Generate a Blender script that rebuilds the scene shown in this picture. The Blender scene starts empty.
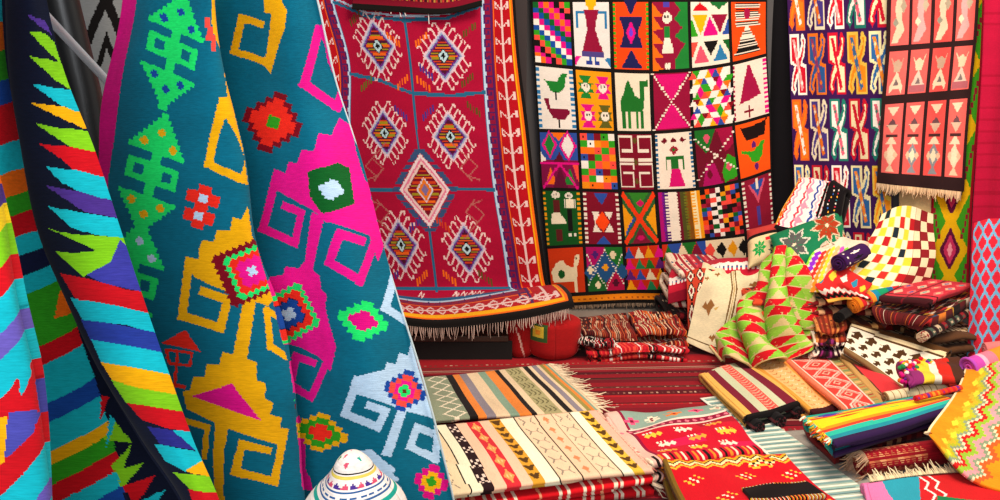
import bpy, math, random
import numpy as np

# ------------------------------------------------------------------ camera, world, lights
scene = bpy.context.scene
col = scene.collection
F, PITCH, CAMH = 850.0, math.radians(14), 1.6
cam_d = bpy.data.cameras.new('camera'); cam = bpy.data.objects.new('camera', cam_d); col.objects.link(cam)
cam_d.sensor_width = 36; cam_d.lens = 36 * F / 1000; cam_d.clip_start = .02
cam.location = (0, 0, CAMH); cam.rotation_euler = (math.pi / 2 - PITCH, 0, 0)
scene.camera = cam
world = bpy.data.worlds.new('daylight'); scene.world = world; world.use_nodes = True
wb = world.node_tree.nodes['Background']
wb.inputs[0].default_value = (1, .97, .94, 1); wb.inputs[1].default_value = .44
scene.view_settings.view_transform = 'Standard'; scene.view_settings.look = 'None'
scene.view_settings.exposure = 0.1; scene.view_settings.gamma = 1; scene.view_settings.use_curve_mapping = False

def area(name, loc, target, size, power, colr):
    l = bpy.data.lights.new(name, 'AREA'); l.shape = 'RECTANGLE'; l.size, l.size_y = size
    l.energy = power; l.color = colr
    o = bpy.data.objects.new(name, l); col.objects.link(o); o.location = loc
    d = np.array(target, float) - np.array(loc, float)
    from mathutils import Vector
    o.rotation_euler = Vector(d).to_track_quat('-Z', 'Y').to_euler()
    return o
area('market_skylight', (0.9, 2.2, 3.6), (1.5, 3.8, 0.2), (1.3, 1.0), 120, (1, .85, .68))
area('alley_daylight', (-.35, -.6, 2.3), (-.6, 1.5, 1.2), (1.4, 1.4), 48, (.94, .97, 1))
area('warm_lamp', (2.5, 2.4, 2.9), (2.4, 4.4, 1.3), (.8, .8), 38, (1, .82, .62))

# ------------------------------------------------------------------ pixel rays of the 1000x500 frame
cs, sn = math.cos(PITCH), math.sin(PITCH)
def ray(px, py):
    cx = (px - 500) / F; cy = (py - 250) / F
    return np.array([cx, cs - cy * sn, -sn - cy * cs])
ORG = np.array([0, 0, CAMH])
def PY(px, py, Y):
    d = ray(px, py); return ORG + d * (Y / d[1])
def PZ(px, py, z):
    d = ray(px, py); return ORG + d * ((z - CAMH) / d[2])
WA = np.array([PY(778, 200, 4.98)[0], 4.98]); WB = np.array([PY(1000, 200, 4.25)[0], 4.25])
def PW(px, py, off=0.0):                       # right hand wall, off = distance in front of it
    n = np.array([(WB - WA)[1], -(WB - WA)[0]]); n /= np.linalg.norm(n)
    if n[1] > 0: n = -n
    p0 = WA + n * off; d = ray(px, py)
    t = np.dot(p0, n) / np.dot(d[:2], n)
    return ORG + d * t

# ------------------------------------------------------------------ colours
H = dict(k='14100f', w='efe6dc', cr='ecd9b0', r='c8101c', dr='7d0a1c', mr='6d0b24', or_='ef6a12', ye='efab0a', yl='f6d21c',
         gr='2f9a1c', lg='7fc61a', dg='0e5a22', te='07657e', cy='12b4c2', bl='16479c', nv='131a3a', pu='4a2f86', vi='6a3aa0',
         pk='e8128a', mg='d80a7c', lp='f59aa8', co='ee4a3e', br='5d3518', be='d8bd8c', gy='8b8b90', lb='b9d4ec', mi='9db8a0',
         tan='b98a50', tq='19a08e', ol='8f8a38', fg='1ee06a', rd='f02a1c', ro='d4506a', fl='e8604e')
def C(c):
    if isinstance(c, str):
        c = H.get(c, c); return tuple(int(c[i:i+2], 16) / 255 for i in (0, 2, 4))
    return c

# ------------------------------------------------------------------ pattern drafting board (a chart of weave cells)
class Cv:
    def __init__(s, x0, y0, x1, y1, res, bg, resy=None):
        s.x0, s.y0, s.rx, s.ry = x0, y0, res, resy or res
        s.W = int((x1 - x0) * s.rx + .5); s.Hh = int((y1 - y0) * s.ry + .5)
        s.a = np.zeros((s.Hh, s.W, 3)); s.a[:] = C(bg)
        s.T = lambda x, y: (x, y)
    def frame(s, cx=0, cy=0, ex=(1, 0), ey=(0, 1)):
        s.T = lambda x, y: (cx + ex[0]*x + ey[0]*y, cy + ex[1]*x + ey[1]*y); return s
    def rot(s, cx, cy, deg, k=1, ky=None):
        a = math.radians(deg); ky = ky or k
        return s.frame(cx, cy, (math.cos(a)*k, math.sin(a)*k), (-math.sin(a)*ky, math.cos(a)*ky))
    def poly(s, pts, c):
        P = np.array([s.T(x, y) for x, y in pts], float)
        P[:, 0] = (P[:, 0] - s.x0) * s.rx; P[:, 1] = (P[:, 1] - s.y0) * s.ry
        i0 = max(0, int(P[:, 0].min())); i1 = min(s.W, int(P[:, 0].max()) + 2)
        j0 = max(0, int(P[:, 1].min())); j1 = min(s.Hh, int(P[:, 1].max()) + 2)
        if i1 <= i0 or j1 <= j0: return s
        X, Y = np.meshgrid(np.arange(i0, i1) + .5, np.arange(j0, j1) + .5)
        ins = np.zeros(X.shape, bool); n = len(P)
        for i in range(n):
            xa, ya = P[i]; xb, yb = P[(i + 1) % n]
            if ya == yb: continue
            cnd = (Y < ya) != (Y < yb)
            ins ^= cnd & (X < (xb - xa) * (Y - ya) / (yb - ya) + xa)
        s.a[j0:j1, i0:i1][ins] = C(c); return s
    def rect(s, x0, y0, x1, y1, c): return s.poly([(x0, y0), (x1, y0), (x1, y1), (x0, y1)], c)
    def line(s, pts, w, c, cap=True):
        h = w / 2
        for (xa, ya), (xb, yb) in zip(pts[:-1], pts[1:]):
            L = math.hypot(xb - xa, yb - ya) or 1e-6; ux, uy = (xb-xa)/L, (yb-ya)/L
            e = h if cap else 0
            A = (xa - ux*e, ya - uy*e); B = (xb + ux*e, yb + uy*e)
            s.poly([(A[0]-uy*h, A[1]+ux*h), (B[0]-uy*h, B[1]+ux*h), (B[0]+uy*h, B[1]-ux*h), (A[0]+uy*h, A[1]-ux*h)], c)
        return s
    def circ(s, x, y, rx, c, ry=None):
        ry = ry or rx
        return s.poly([(x + rx*math.cos(i*math.pi/8), y + ry*math.sin(i*math.pi/8)) for i in range(16)], c)
    def sd(s, x, y, rx, ry, n, c):                 # stepped diamond
        q = []
        for i in range(n):
            q += [(rx*(i+.5)/n if 0 else rx*i/n, ry*(n-i)/n), (rx*(i+1)/n, ry*(n-i)/n)]
        R = [(a, b) for a, b in q]
        full = [(x+a, y-b) for a, b in R] + [(x+a, y+b) for a, b in R[::-1]] + [(x-a, y+b) for a, b in R] + [(x-a, y-b) for a, b in R[::-1]]
        return s.poly(full, c)
    def dia(s, x, y, rx, ry, c): return s.poly([(x, y-ry), (x+rx, y), (x, y+ry), (x-rx, y)], c)
    def tri(s, a, b, c_, c): return s.poly([a, b, c_], c)
    def saw(s, x0, y0, x1, y1, n, c, side='r'):     # square teeth filling every other step of a strip
        for i in range(n):
            ya = y0 + (y1-y0)*(i)/n; yb = y0 + (y1-y0)*(i+.5)/n
            s.rect(x0, ya, x1, yb, c)
        return s
    def at(s, X, Y):
        i = np.clip(((X - s.x0) * s.rx).astype(int), 0, s.W-1); j = np.clip(((Y - s.y0) * s.ry).astype(int), 0, s.Hh-1)
        return s.a[j, i]

# ------------------------------------------------------------------ materials
def wool(name, rib=2000, bump=.12, rough=.92, sheen=.05, fuzz=.10):
    m = bpy.data.materials.new(name); m.use_nodes = True; nt = m.node_tree; N = nt.nodes; L = nt.links
    b = N['Principled BSDF']; b.inputs['Roughness'].default_value = rough
    b.inputs['Specular IOR Level'].default_value = .12
    b.inputs['Sheen Weight'].default_value = sheen; b.inputs['Sheen Roughness'].default_value = .5
    at = N.new('ShaderNodeAttribute'); at.attribute_name = 'weave'
    uv = N.new('ShaderNodeUVMap'); uv.uv_map = 'UVMap'
    n1 = N.new('ShaderNodeTexNoise'); n1.inputs['Scale'].default_value = 260; n1.inputs['Detail'].default_value = 2
    n2 = N.new('ShaderNodeTexNoise'); n2.inputs['Scale'].default_value = 14; n2.inputs['Detail'].default_value = 3
    mp = N.new('ShaderNodeMapping'); mp.inputs['Scale'].default_value = (.25, 1, 1)
    L.new(uv.outputs[0], mp.inputs[0]); L.new(mp.outputs[0], n1.inputs['Vector']); L.new(mp.outputs[0], n2.inputs['Vector'])
    ad = N.new('ShaderNodeMath'); ad.operation = 'ADD'; L.new(n1.outputs[0], ad.inputs[0]); L.new(n2.outputs[0], ad.inputs[1])
    mr = N.new('ShaderNodeMapRange'); mr.inputs['From Min'].default_value = .6; mr.inputs['From Max'].default_value = 1.4
    mr.inputs['To Min'].default_value = 1 - fuzz*1.6; mr.inputs['To Max'].default_value = 1 + fuzz
    L.new(ad.outputs[0], mr.inputs['Value'])
    mx = N.new('ShaderNodeVectorMath'); mx.operation = 'SCALE'
    L.new(at.outputs['Color'], mx.inputs[0]); L.new(mr.outputs[0], mx.inputs['Scale']); L.new(mx.outputs[0], b.inputs['Base Color'])
    wv = N.new('ShaderNodeTexWave'); wv.bands_direction = 'Y'; wv.inputs['Scale'].default_value = rib / 20
    wv.inputs['Distortion'].default_value = 5; wv.inputs['Detail'].default_value = 1
    L.new(uv.outputs[0], wv.inputs['Vector'])
    a2 = N.new('ShaderNodeMath'); a2.operation = 'MULTIPLY_ADD'; a2.inputs[1].default_value = .6
    L.new(n1.outputs[0], a2.inputs[0]); L.new(wv.outputs['Color'], a2.inputs[2])
    bp = N.new('ShaderNodeBump'); bp.inputs['Strength'].default_value = bump; bp.inputs['Distance'].default_value = .002
    L.new(a2.outputs[0], bp.inputs['Height']); L.new(bp.outputs[0], b.inputs['Normal'])
    return m
WOOL = wool('flatweave_wool'); FELT = wool('brushed_wool', 1600, .09, 1, .03, .16); COARSE = wool('coarse_wool', 1200, .3, .95, .1, .16)
def plain(name, c, rough=.7, metal=0, noise=.15, scale=8, bump=.1):
    m = bpy.data.materials.new(name); m.use_nodes = True; nt = m.node_tree; N = nt.nodes; L = nt.links
    b = N['Principled BSDF']; b.inputs['Roughness'].default_value = rough; b.inputs['Metallic'].default_value = metal
    c = [((v+.055)/1.055)**2.4 for v in C(c)]
    t = N.new('ShaderNodeTexCoord'); n = N.new('ShaderNodeTexNoise'); n.inputs['Scale'].default_value = scale; n.inputs['Detail'].default_value = 6
    L.new(t.outputs['Object'], n.inputs['Vector'])
    r = N.new('ShaderNodeMix'); r.data_type = 'RGBA'
    r.inputs[6].default_value = (*[v*(1-noise) for v in c], 1); r.inputs[7].default_value = (*[min(1, v*(1+noise)) for v in c], 1)
    L.new(n.outputs[0], r.inputs[0]); L.new(r.outputs[2], b.inputs['Base Color'])
    bp = N.new('ShaderNodeBump'); bp.inputs['Strength'].default_value = bump; bp.inputs['Distance'].default_value = .01
    L.new(n.outputs[0], bp.inputs['Height']); L.new(bp.outputs[0], b.inputs['Normal'])
    return m
CONCRETE = plain('worn_concrete', '8a7f76', .85, 0, .25, 6, .3)
PLASTER = plain('grey_plaster', '4c4a4d', .9, 0, .2, 3, .2)
WOOD = plain('dark_wood', '3a2417', .6, 0, .4, 5, .3)
STEEL = plain('galvanised_steel', 'aebccb', .35, .25, .1, 20, .05)
BLACKP = plain('black_painted_metal', '1c1d1f', .35, .3, .2, 12, .05)
HOLE = plain('wicker_brown', '55402c', .8, 0, .3, 30, .3)

# ------------------------------------------------------------------ mesh helpers
def tag(o, label=None, cat=None, group=None, kind=None):
    if label: o['label'] = label
    if cat: o['category'] = cat
    if group: o['group'] = group
    if kind: o['kind'] = kind
    return o
def link_mesh(name, V, Fc, mat, parent=None, smooth=True, colors=None, uv=None):
    V = np.asarray(V, float)
    if parent is None:
        lo, hi = V.min(0), V.max(0); base = np.array([(lo[0]+hi[0])/2, (lo[1]+hi[1])/2, lo[2]])
    else: base = np.array(parent['base3'])
    me = bpy.data.meshes.new(name)
    Fc = np.asarray(Fc, np.int32)
    me.vertices.add(len(V)); me.vertices.foreach_set('co', (V - base).astype(np.float32).ravel())
    k = Fc.shape[1]; me.loops.add(Fc.size); me.loops.foreach_set('vertex_index', Fc.ravel())
    me.polygons.add(len(Fc)); me.polygons.foreach_set('loop_start', np.arange(len(Fc), dtype=np.int32) * k)
    me.update(calc_edges=True)
    me.polygons.foreach_set('use_smooth', np.full(len(Fc), smooth))
    if colors is not None:
        A = me.attributes.new('weave', 'BYTE_COLOR', 'CORNER')
        c4 = np.ones((len(Fc), k, 4), np.float32); c4[:, :, :3] = np.clip(colors, 0, 1)[:, None, :]
        A.data.foreach_set('color_srgb', c4.ravel())
    if uv is not None:
        U = me.uv_layers.new(name='UVMap'); U.data.foreach_set('uv', uv[Fc.ravel()].astype(np.float32).ravel())
    me.materials.append(mat); me.validate(); me.update()
    o = bpy.data.objects.new(name, me); col.objects.link(o)
    if parent is None: o.location = base; o['base3'] = list(base)
    else: o.parent = parent; o['base3'] = list(base)
    return o
def grid_faces(nr, nc):
    i = np.arange(nr*nc).reshape(nr, nc)
    return np.stack([i[:-1, :-1], i[1:, :-1], i[1:, 1:], i[:-1, 1:]], -1).reshape(-1, 4)
def sheet(name, P, colr, parent=None, thick=.005, mat=None, flip=False):
    nr, nc = P.shape[:2]; Fc = grid_faces(nr, nc)
    if flip: Fc = Fc[:, ::-1]
    du = np.linalg.norm(np.diff(P, axis=1), axis=2).mean(0); dv = np.linalg.norm(np.diff(P, axis=0), axis=2).mean(1)
    u = np.concatenate([[0], np.cumsum(du)]); v = np.concatenate([[0], np.cumsum(dv)])
    UV = np.stack(np.meshgrid(u, v), -1).reshape(-1, 2)
    o = link_mesh(name, P.reshape(-1, 3), Fc, mat or WOOL, parent, True, colr.reshape(-1, 3), UV)
    s = o.modifiers.new('thickness', 'SOLIDIFY'); s.thickness = thick; s.offset = -1
    return o
def cr(a, t):                                   # Catmull-Rom along axis 0 at fractional indices t
    n = len(a); i = np.clip(np.floor(t).astype(int), 0, n-2); f = (t - i)
    f = f.reshape((-1,) + (1,)*(a.ndim-1))
    e = np.concatenate([[2*a[0]-a[1]], a, [2*a[-1]-a[-2]]])
    p0, p1, p2, p3 = e[i], e[i+1], e[i+2], e[i+3]
    return .5*((2*p1) + (-p0+p2)*f + (2*p0-5*p1+4*p2-p3)*f*f + (-p0+3*p1-3*p2+p3)*f**3)
def surf(net, nu, nv):
    a = cr(net, np.linspace(0, len(net)-1, nv)); b = cr(a.swapaxes(0, 1), np.linspace(0, net.shape[1]-1, nu))
    return b.swapaxes(0, 1)
def normals(P):
    du = np.gradient(P, axis=1); dv = np.gradient(P, axis=0); n = np.cross(dv, du)
    return n / (np.linalg.norm(n, axis=2, keepdims=True) + 1e-9)
def ripple(seed, X, Y, f, amp, ax=1, ay=1, k=6):
    r = np.random.RandomState(seed); o = 0
    for _ in range(k):
        a, b = r.uniform(-1, 1, 2); o = o + np.sin((a*ax*X + b*ay*Y)*f*r.uniform(.5, 1.5)*6.28 + r.uniform(0, 6.28))
    return o * amp / k**.5
def cloth(name, net, cv, nu, nv, parent=None, thick=.006, mat=None, disp=None, flip=False, label=None, cat='rug', group=None):
    """net: rows of (point, chartu, chartv)"""
    net = np.array([[np.concatenate([p, [cu, cv_]]) for p, cu, cv_ in r] for r in net])
    S = surf(net, nu, nv); P = S[:, :, :3].copy(); K = S[:, :, 3:]
    if disp is not None:
        u, v = np.meshgrid(np.linspace(0, 1, nu), np.linspace(0, 1, nv))
        n = normals(P); n *= np.where((n * (ORG - P)).sum(2, keepdims=True) < 0, -1, 1)
        P += n * disp(u, v, K)[:, :, None]
    Kc = (K[:-1, :-1] + K[1:, 1:]) / 2
    n = normals(P); mid = (n * (ORG - P)).sum()
    o = sheet(name, P, cv.at(Kc[:, :, 0], Kc[:, :, 1]), parent, thick, mat, flip=not (mid > 0) if not flip else mid > 0)
    o_P = P
    if label: tag(o, label, cat, group)
    return o, o_P
def chart_px(pts):                               # traced rows of (px, py, Y): chart = the same numbers
    return [[(PY(x, y, Y), x, y) for x, y, Y in r] for r in pts]
def tubes(name, paths, radii, cols, parent=None, mat=None, seg=5, cap=False, smooth=True):
    V, Fc, CC = [], [], []; b = 0
    for path, rad, c in zip(paths, radii, cols):
        path = np.asarray(path, float); n = len(path); rad = np.broadcast_to(rad, n)
        T = np.gradient(path, axis=0); T /= np.linalg.norm(T, axis=1, keepdims=True) + 1e-9
        ref = np.array([0, 0, 1.]) if abs(T[0][2]) < .8 else np.array([1., 0, 0])
        A = np.cross(T, ref); A /= np.linalg.norm(A, axis=1, keepdims=True) + 1e-9; B = np.cross(T, A)
        for i in range(n):
            for k in range(seg):
                a = k/seg*6.2832; V.append(path[i] + rad[i]*(A[i]*math.cos(a) + B[i]*math.sin(a)))
        for i in range(n-1):
            for k in range(seg):
                k2 = (k+1) % seg; Fc.append((b+i*seg+k, b+i*seg+k2, b+(i+1)*seg+k2, b+(i+1)*seg+k)); CC.append(C(c))
        if cap:
            for e in (0, n-1):
                V.append(path[e]); q = len(V)-1
                for k in range(seg):
                    Fc.append((b+e*seg+k, b+e*seg+(k+1) % seg, q, q)); CC.append(C(c))
            b += n*seg+2
        else: b += n*seg
    if cap:
        me_f = [f for f in Fc]
    return link_mesh(name, V, Fc, mat or COARSE, parent, smooth, np.array(CC), np.zeros((len(V), 2)))
def fringe(parent, edge, d, length, n, c, seed=1, rad=.0022, spread=.4, cols=None, z_min=None):
    r = np.random.RandomState(seed); edge = np.array(edge, float); d = np.array(d, float); d /= np.linalg.norm(d)
    E = cr(edge, np.linspace(0, len(edge)-1, n)) if len(edge) > 2 else edge[0] + (edge[1]-edge[0])*np.linspace(0, 1, n)[:, None]
    paths, rr, cc = [], [], []
    for p in E:
        L = length*r.uniform(.6, 1.15); j = r.uniform(-1, 1, 3)*spread
        q = [p, p + d*L*.35 + j*L*.1, p + d*L*.7 + j*L*.35, p + d*L + j*L*.6 + r.uniform(-1, 1, 3)*L*.12]
        if z_min is not None: q = [np.array([a[0], a[1], max(a[2], z_min)]) for a in q]
        paths.append(q); rr.append(np.array([.8, 1.1, .9, .5])*rad*r.uniform(.7, 1.3))
        cb = np.array(C(cols[r.randint(len(cols))] if cols else c)); cc.append(tuple(np.clip(cb*r.uniform(.85, 1.08), 0, 1)))
    o = tubes('fringe', paths, rr, cc, parent, COARSE, 4); o['kind'] = 'stuff'; return o
def folded(name, Q, cv, layers, gap, nu, nv, label, cat='rug', group=None, up=None, seed=1, disp=None, mat=None, jit=.02, lo=None, thick=.82, sag=.0):
    """a rug folded back and forth. Q = A(u0v0) B(u1v0) C(u1v1) D(u0v1) on its top face; the folds turn at u=0 and u=1."""
    r = np.random.RandomState(seed); A, B, Cc, D = [np.array(q, float) for q in Q]
    if up is None: up = np.array([0, 0, 1.])
    elif isinstance(up, str):
        up = np.cross(B-A, D-A); up /= np.linalg.norm(up); up = up if up[2] > 0 else -up
    Lu = (np.linalg.norm(B-A) + np.linalg.norm(Cc-D))/2
    us, hs, cu = [], [], []; e0 = 0; e1 = 1
    for k in range(layers):
        n = nu if k == 0 else max(10, nu//3)
        a, b = (0, 1) if k % 2 == 0 else (1, 0)
        m0, m1 = r.uniform(-jit, jit, 2) if k else (0, 0)
        aa = us[-1] if us else a
        t = np.linspace(0, 1, n); us += list(aa + (b + (m1 if b else -m0) - aa)*t); hs += [-k*gap]*n; cu += list(a + (b-a)*t)
        if k < layers-1:
            th = np.linspace(0, math.pi, 9)[1:-1]; s = 1 if b == 1 else -1
            us += [us[-1] + s*math.sin(x)*gap*.5/Lu for x in th] if 0 else list(np.full(7, us[-1]) + s*np.sin(th)*gap*.55/Lu)
            hs += list(-k*gap - gap*.5*(1-np.cos(th))); cu += [b]*7
            us.append(us[-8]); hs.append(-(k+1)*gap); cu.append(b)
    us, hs, cu = map(np.array, (us, hs, cu)); vv = np.linspace(0, 1, nv)
    # rounded outline: the outer ends of the stack sink a little
    U, V = np.meshgrid(us, vv); Hh = np.broadcast_to(hs, U.shape)
    P = (A*(1-U)[..., None] + B*U[..., None])*(1-V)[..., None] + (D*(1-U)[..., None] + Cc*U[..., None])*V[..., None]
    w = ripple(seed+5, U, V, .8, 1.0)
    Hh = Hh * (1 + .04*w)
    P = P + up*Hh[..., None]
    wob = ripple(seed+9, U + Hh*6, V, 1.1, gap*.25)
    P = P + up*wob[..., None]
    edge = np.clip((np.abs(V-.5)-.47)/.03, 0, 1)
    P[:, :, :] += (((Cc-D+B-A)/2)*0)
    if disp is not None: P = P + up*disp(U, V)[..., None]
    # uneven selvedges
    sv = ((D-A)/np.linalg.norm(D-A)); P += sv*(np.sin(Hh/gap*2.1+seed)*gap*.35*np.sign(V-.5)*np.abs(V-.5)*2)[..., None]
    if lo is not None: P[:, :, 2] = np.maximum(P[:, :, 2], lo + gap*thick)
    cuM = (cu[:-1] + cu[1:])/2; vM = (vv[:-1] + vv[1:])/2; X, Y = np.meshgrid(cuM, vM)
    n = normals(P)[:, :nu]; outw = (n*up).sum() > 0
    o = sheet(name, P, cv.at(X, Y), None, gap*thick, mat, flip=not outw)
    tag(o, label, cat, group); return o, P
def rolled(name, A, B, rad, turns, cv, na, nl, label, cat='rug', group=None, squash=1.0, mat=None, ph=0, th=None):
    A, B = np.array(A, float), np.array(B, float); ax = (B-A)/np.linalg.norm(B-A)
    s = np.cross(ax, [0, 0, 1.]); s /= np.linalg.norm(s); t = np.cross(s, ax)
    a = np.linspace(0, turns*6.2832, int(na*turns)); gap = rad*.8/turns; rr = rad - gap*a/6.2832
    v = np.linspace(0, 1, nl); AA, V = np.meshgrid(a, v); R = np.broadcast_to(rr, AA.shape)
    P = A + (B-A)*V[..., None] + s*(R*np.cos(AA+ph))[..., None] + t*(R*np.sin(AA+ph)*squash)[..., None]
    P += ax*(ripple(3, AA*.05, V*0, 1, rad*.06))[..., None]
    X, Y = np.meshgrid((np.mod(a[:-1], 6.2832))/6.2832, (v[:-1]+v[1:])/2)
    n = normals(P)[:, :int(na)]; c0 = A + (B-A)*V[..., None]; outw = (n*(P-c0)[:, :int(na)]).sum() > 0
    o = sheet(name, P, cv.at(X, Y), None, th or gap*.8, mat, flip=not outw); tag(o, label, cat, group); return o, P
def box(name, lo, hi, mat, parent=None, kind=None):
    lo, hi = np.array(lo, float), np.array(hi, float)
    V = [[(lo, hi)[i][0], (lo, hi)[j][1], (lo, hi)[k][2]] for i in (0, 1) for j in (0, 1) for k in (0, 1)]
    Fc = [(0, 1, 3, 2), (4, 6, 7, 5), (0, 4, 5, 1), (2, 3, 7, 6), (0, 2, 6, 4), (1, 5, 7, 3)]
    o = link_mesh(name, V, Fc, mat, parent, False)
    if kind: o['kind'] = kind
    else:
        b = o.modifiers.new('bevel', 'BEVEL'); b.width = .004; b.segments = 2
    return o

# ------------------------------------------------------------------ the setting
box('floor', (-3.2, -.8, -.06), (3.6, 5.1, 0), CONCRETE, kind='structure')
box('wall_back', (-3.2, 5.0, -.06), (WA[0]+.1, 5.12, 3.0), PLASTER, kind='structure')
n_ = np.array([(WB-WA)[1], -(WB-WA)[0]]); n_ /= np.linalg.norm(n_); n_ = n_ if n_[1] > 0 else -n_
w0 = WA - (WB-WA)*.02; w1 = WA + (WB-WA)*1.9
V = [[*p, z] for p in (w0, w1, w1+n_*.12, w0+n_*.12) for z in (-.06, 3.0)]
wr = link_mesh('wall_right', V, [(0, 2, 3, 1), (2, 4, 5, 3), (4, 6, 7, 5), (6, 0, 1, 7), (1, 3, 5, 7), (0, 6, 4, 2)], PLASTER, None, False); wr['kind'] = 'structure'
box('wall_left', (-3.3, -.8, -.06), (-3.18, 5.1, 3.0), PLASTER, kind='structure')

# ------------------------------------------------------------------ teal blanket with big tree-of-hooks motifs
def stairs(cv, left, right, c):
    cv.poly(left + right[::-1], c)
tA = Cv(70, -70, 470, 640, 1.0, 'te'); tB = Cv(70, -70, 470, 640, 1.0, 'te'); tb = tA
tb.frame()
tb.poly([(121,-70),(119,0),(107,60),(97,120),(96,150),(103,176),(100,640),(70,640),(70,-70)], 'te')
tb.poly([(122,-70),(119,0),(107,60),(97,120),(94,160),(92,230),(105,230),(107,176),(113,140),(122,75),(134,0),(138,-70)], 'mg')
def fish(cx, cy, ex, ey, dot, hole='bl'):
    tb.frame(cx, cy, ex, ey)
    n = 8
    for i in range(n):                             # stepped triangles, point away from the stem
        w = (i+1)/n
        tb.rect(-w, -2+2*i/n, w, -2+2*(i+1)/n, 'fg')
        tb.rect(-w, 3.9-1.8*(i+1)/n, w, 3.9-1.8*i/n, 'fg')
    tb.rect(-.17, -.1, .17, 4.1, 'fg')
    for s in (-1, 1):
        tb.rect(*sorted((s*.12, s*.85)), .36, 1.5, 'fg') if 0 else tb.poly([(s*.1, .45), (s*.9, .45), (s*.9, 1.5), (s*.1, 1.5)], 'fg')
        tb.poly([(s*.33, .72), (s*.66, .72), (s*.66, 1.2), (s*.33, 1.2)], 'te')
        pass
        tb.sd(s*.52, -.42, .14, .2, 2, dot); tb.sd(s*.5, 2.5, .14, .2, 2, dot)
    tb.sd(0, -1.05, .14, .2, 2, dot); tb.sd(0, 3.0, .14, .2, 2, dot)
fish(177, 32, (28, 12), (-3.8, 19), 'bl')
fish(156, 154, (28, 10), (-4.7, 20), 'ye')
fish(134, 262, (27, 10), (-4, 20), 'lb')
fish(118, 368, (27, 10), (-4, 20), 'bl')
tb.frame()
# gold hooks at the top
tb.poly([(213,-70),(232,-70),(227,0),(224,18),(218,49),(213,38),(211,20)], 'ye')
for r_ in ((206,18,210,28),(208,27,212,36),(207,35,214,41),(211,40,214,52)): tb.rect(*r_, 'co')
tb = tB; tb.frame()
tb.poly([(234,-40),(275,-40),(282,2),(287,10),(285,28),(277,48),(269,73),(261,66),(262,-2),(228,-6)], 'ye')
tb.poly([(236,2),(270,14),(263,56),(240,48)], 'te')
tb.line([(265,62),(233,50),(240,17),(258,23)], 7, 'ye')
tb = tA; tb.frame()
tb.line([(222,74),(225,98)], 4, 'ye')
tb.line([(222,102),(219,122),(210,164),(242,180),(246,158),(238,137),(229,119),(224,103)], 8, 'ye')
tb.poly([(222,128),(232,138),(238,158),(236,170),(220,163)], 'te')
# red blossoms
tb.rot(201, 207, 14)
for q in ((-6,-22,7,22),(-17,-15,17,-3),(-16,4,16,16),(-7,-4,7,5)): tb.rect(*q, 'rd')
tb.rect(-4,-13,5,-5,'lb'); tb.rect(-5,5,4,13,'lb')
tb = tB; tb.rot(272, 122, 17)
for rx, c in ((30,'dr'),(24,'rd')): tb.sd(0, 0, rx, rx*1.02, 4, c)
tb.rect(-6,-6,7,6,'gr')
# magenta tree on the right fold
M = 'pk'; tb.frame()
tb.line([(318,30),(304,84),(336,107),(342,90)], 9, M); tb.poly([(315,28),(324,44),(327,62),(340,90),(344,70),(330,20)], M)
tb.poly([(272,170),(285,173),(288,162),(298,163),(302,150),(314,151),(318,134),(330,136),(338,118),(350,126),(354,150),(362,180),(370,186),(368,200),(376,206),(374,222),(382,228),(382,246),(376,262),(366,236),(327,222),(320,216),(316,211),(278,192),(270,190)], M)
tb.line([(275,174),(261,229),(294,243),(302,213),(284,206)], 8, M)
tb.line([(358,241),(338,234),(330,262),(359,281),(373,238)], 8.5, M)
tb.poly([(313,212),(325,218),(313,268),(303,268)], M)
tb.poly([(303,262),(298,269),(284,267),(282,276),(270,277),(262,300),(268,330),(283,343),(300,348),(320,358),(331,372),(337,346),(330,326),(326,308),(327,295),(321,288),(320,276),(313,271),(314,262)], M)
tb.line([(312,363),(295,357),(290,386),(310,398),(327,362)], 7.5, M)
tb.line([(297,420),(302,445),(303,470)], 5, M); tb.poly([(303,465),(287,485),(296,488),(312,492),(310,480)], M)
tb.poly([(309,172),(335,163),(347,168),(351,205),(323,214),(311,196)], 'dg'); tb.rot(330,190,12); tb.sd(0,0,11,10,3,'lb')
tb.frame()
# gold tree on the left fold
tb = tA; tb.frame()
Y_ = 'ye'
tb.poly([(245,206),(240,219),(232,217),(230,230),(217,230),(214,241),(202,240),(198,249),(198,259),(184,258),(182,268),(195,279),(245,299),(268,306),(275,300),(272,280),(262,262),(250,235)], Y_)
tb.line([(187,262),(181,317),(220,329),(227,300),(203,292)], 9, Y_)
tb.poly([(244,296),(256,299),(246,362),(232,358)], Y_)
tb.line([(280,317),(267,311),(270,346),(286,356)], 7, Y_)
tb.poly([(222,352),(219,365),(206,365),(203,378),(192,378),(188,391),(181,392),(186,410),(216,424),(232,430),(281,445),(286,432),(279,428),(280,417),(269,414),(272,402),(264,398),(265,383),(256,380),(256,362),(240,356)], Y_)
tb.poly([(215,420),(229,426),(225,450),(226,540),(220,640),(218,500),(214,462)], Y_)
tb.line([(266,449),(242,443),(236,470),(273,480),(283,432)], 8, Y_)
tb.line([(186,422),(207,428),(205,456)], 6, Y_)
tb.poly([(190,397),(232,384),(260,420)], 'pk')
tb.poly([(160,343),(184,331),(199,353)], 'rd'); tb.line([(165,350),(190,354),(188,367),(168,364),(165,350)], 2.6, 'rd'); tb.line([(176,352),(173,385)], 3, 'rd'); tb.line([(160,383),(182,388)], 3, 'rd')
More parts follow.
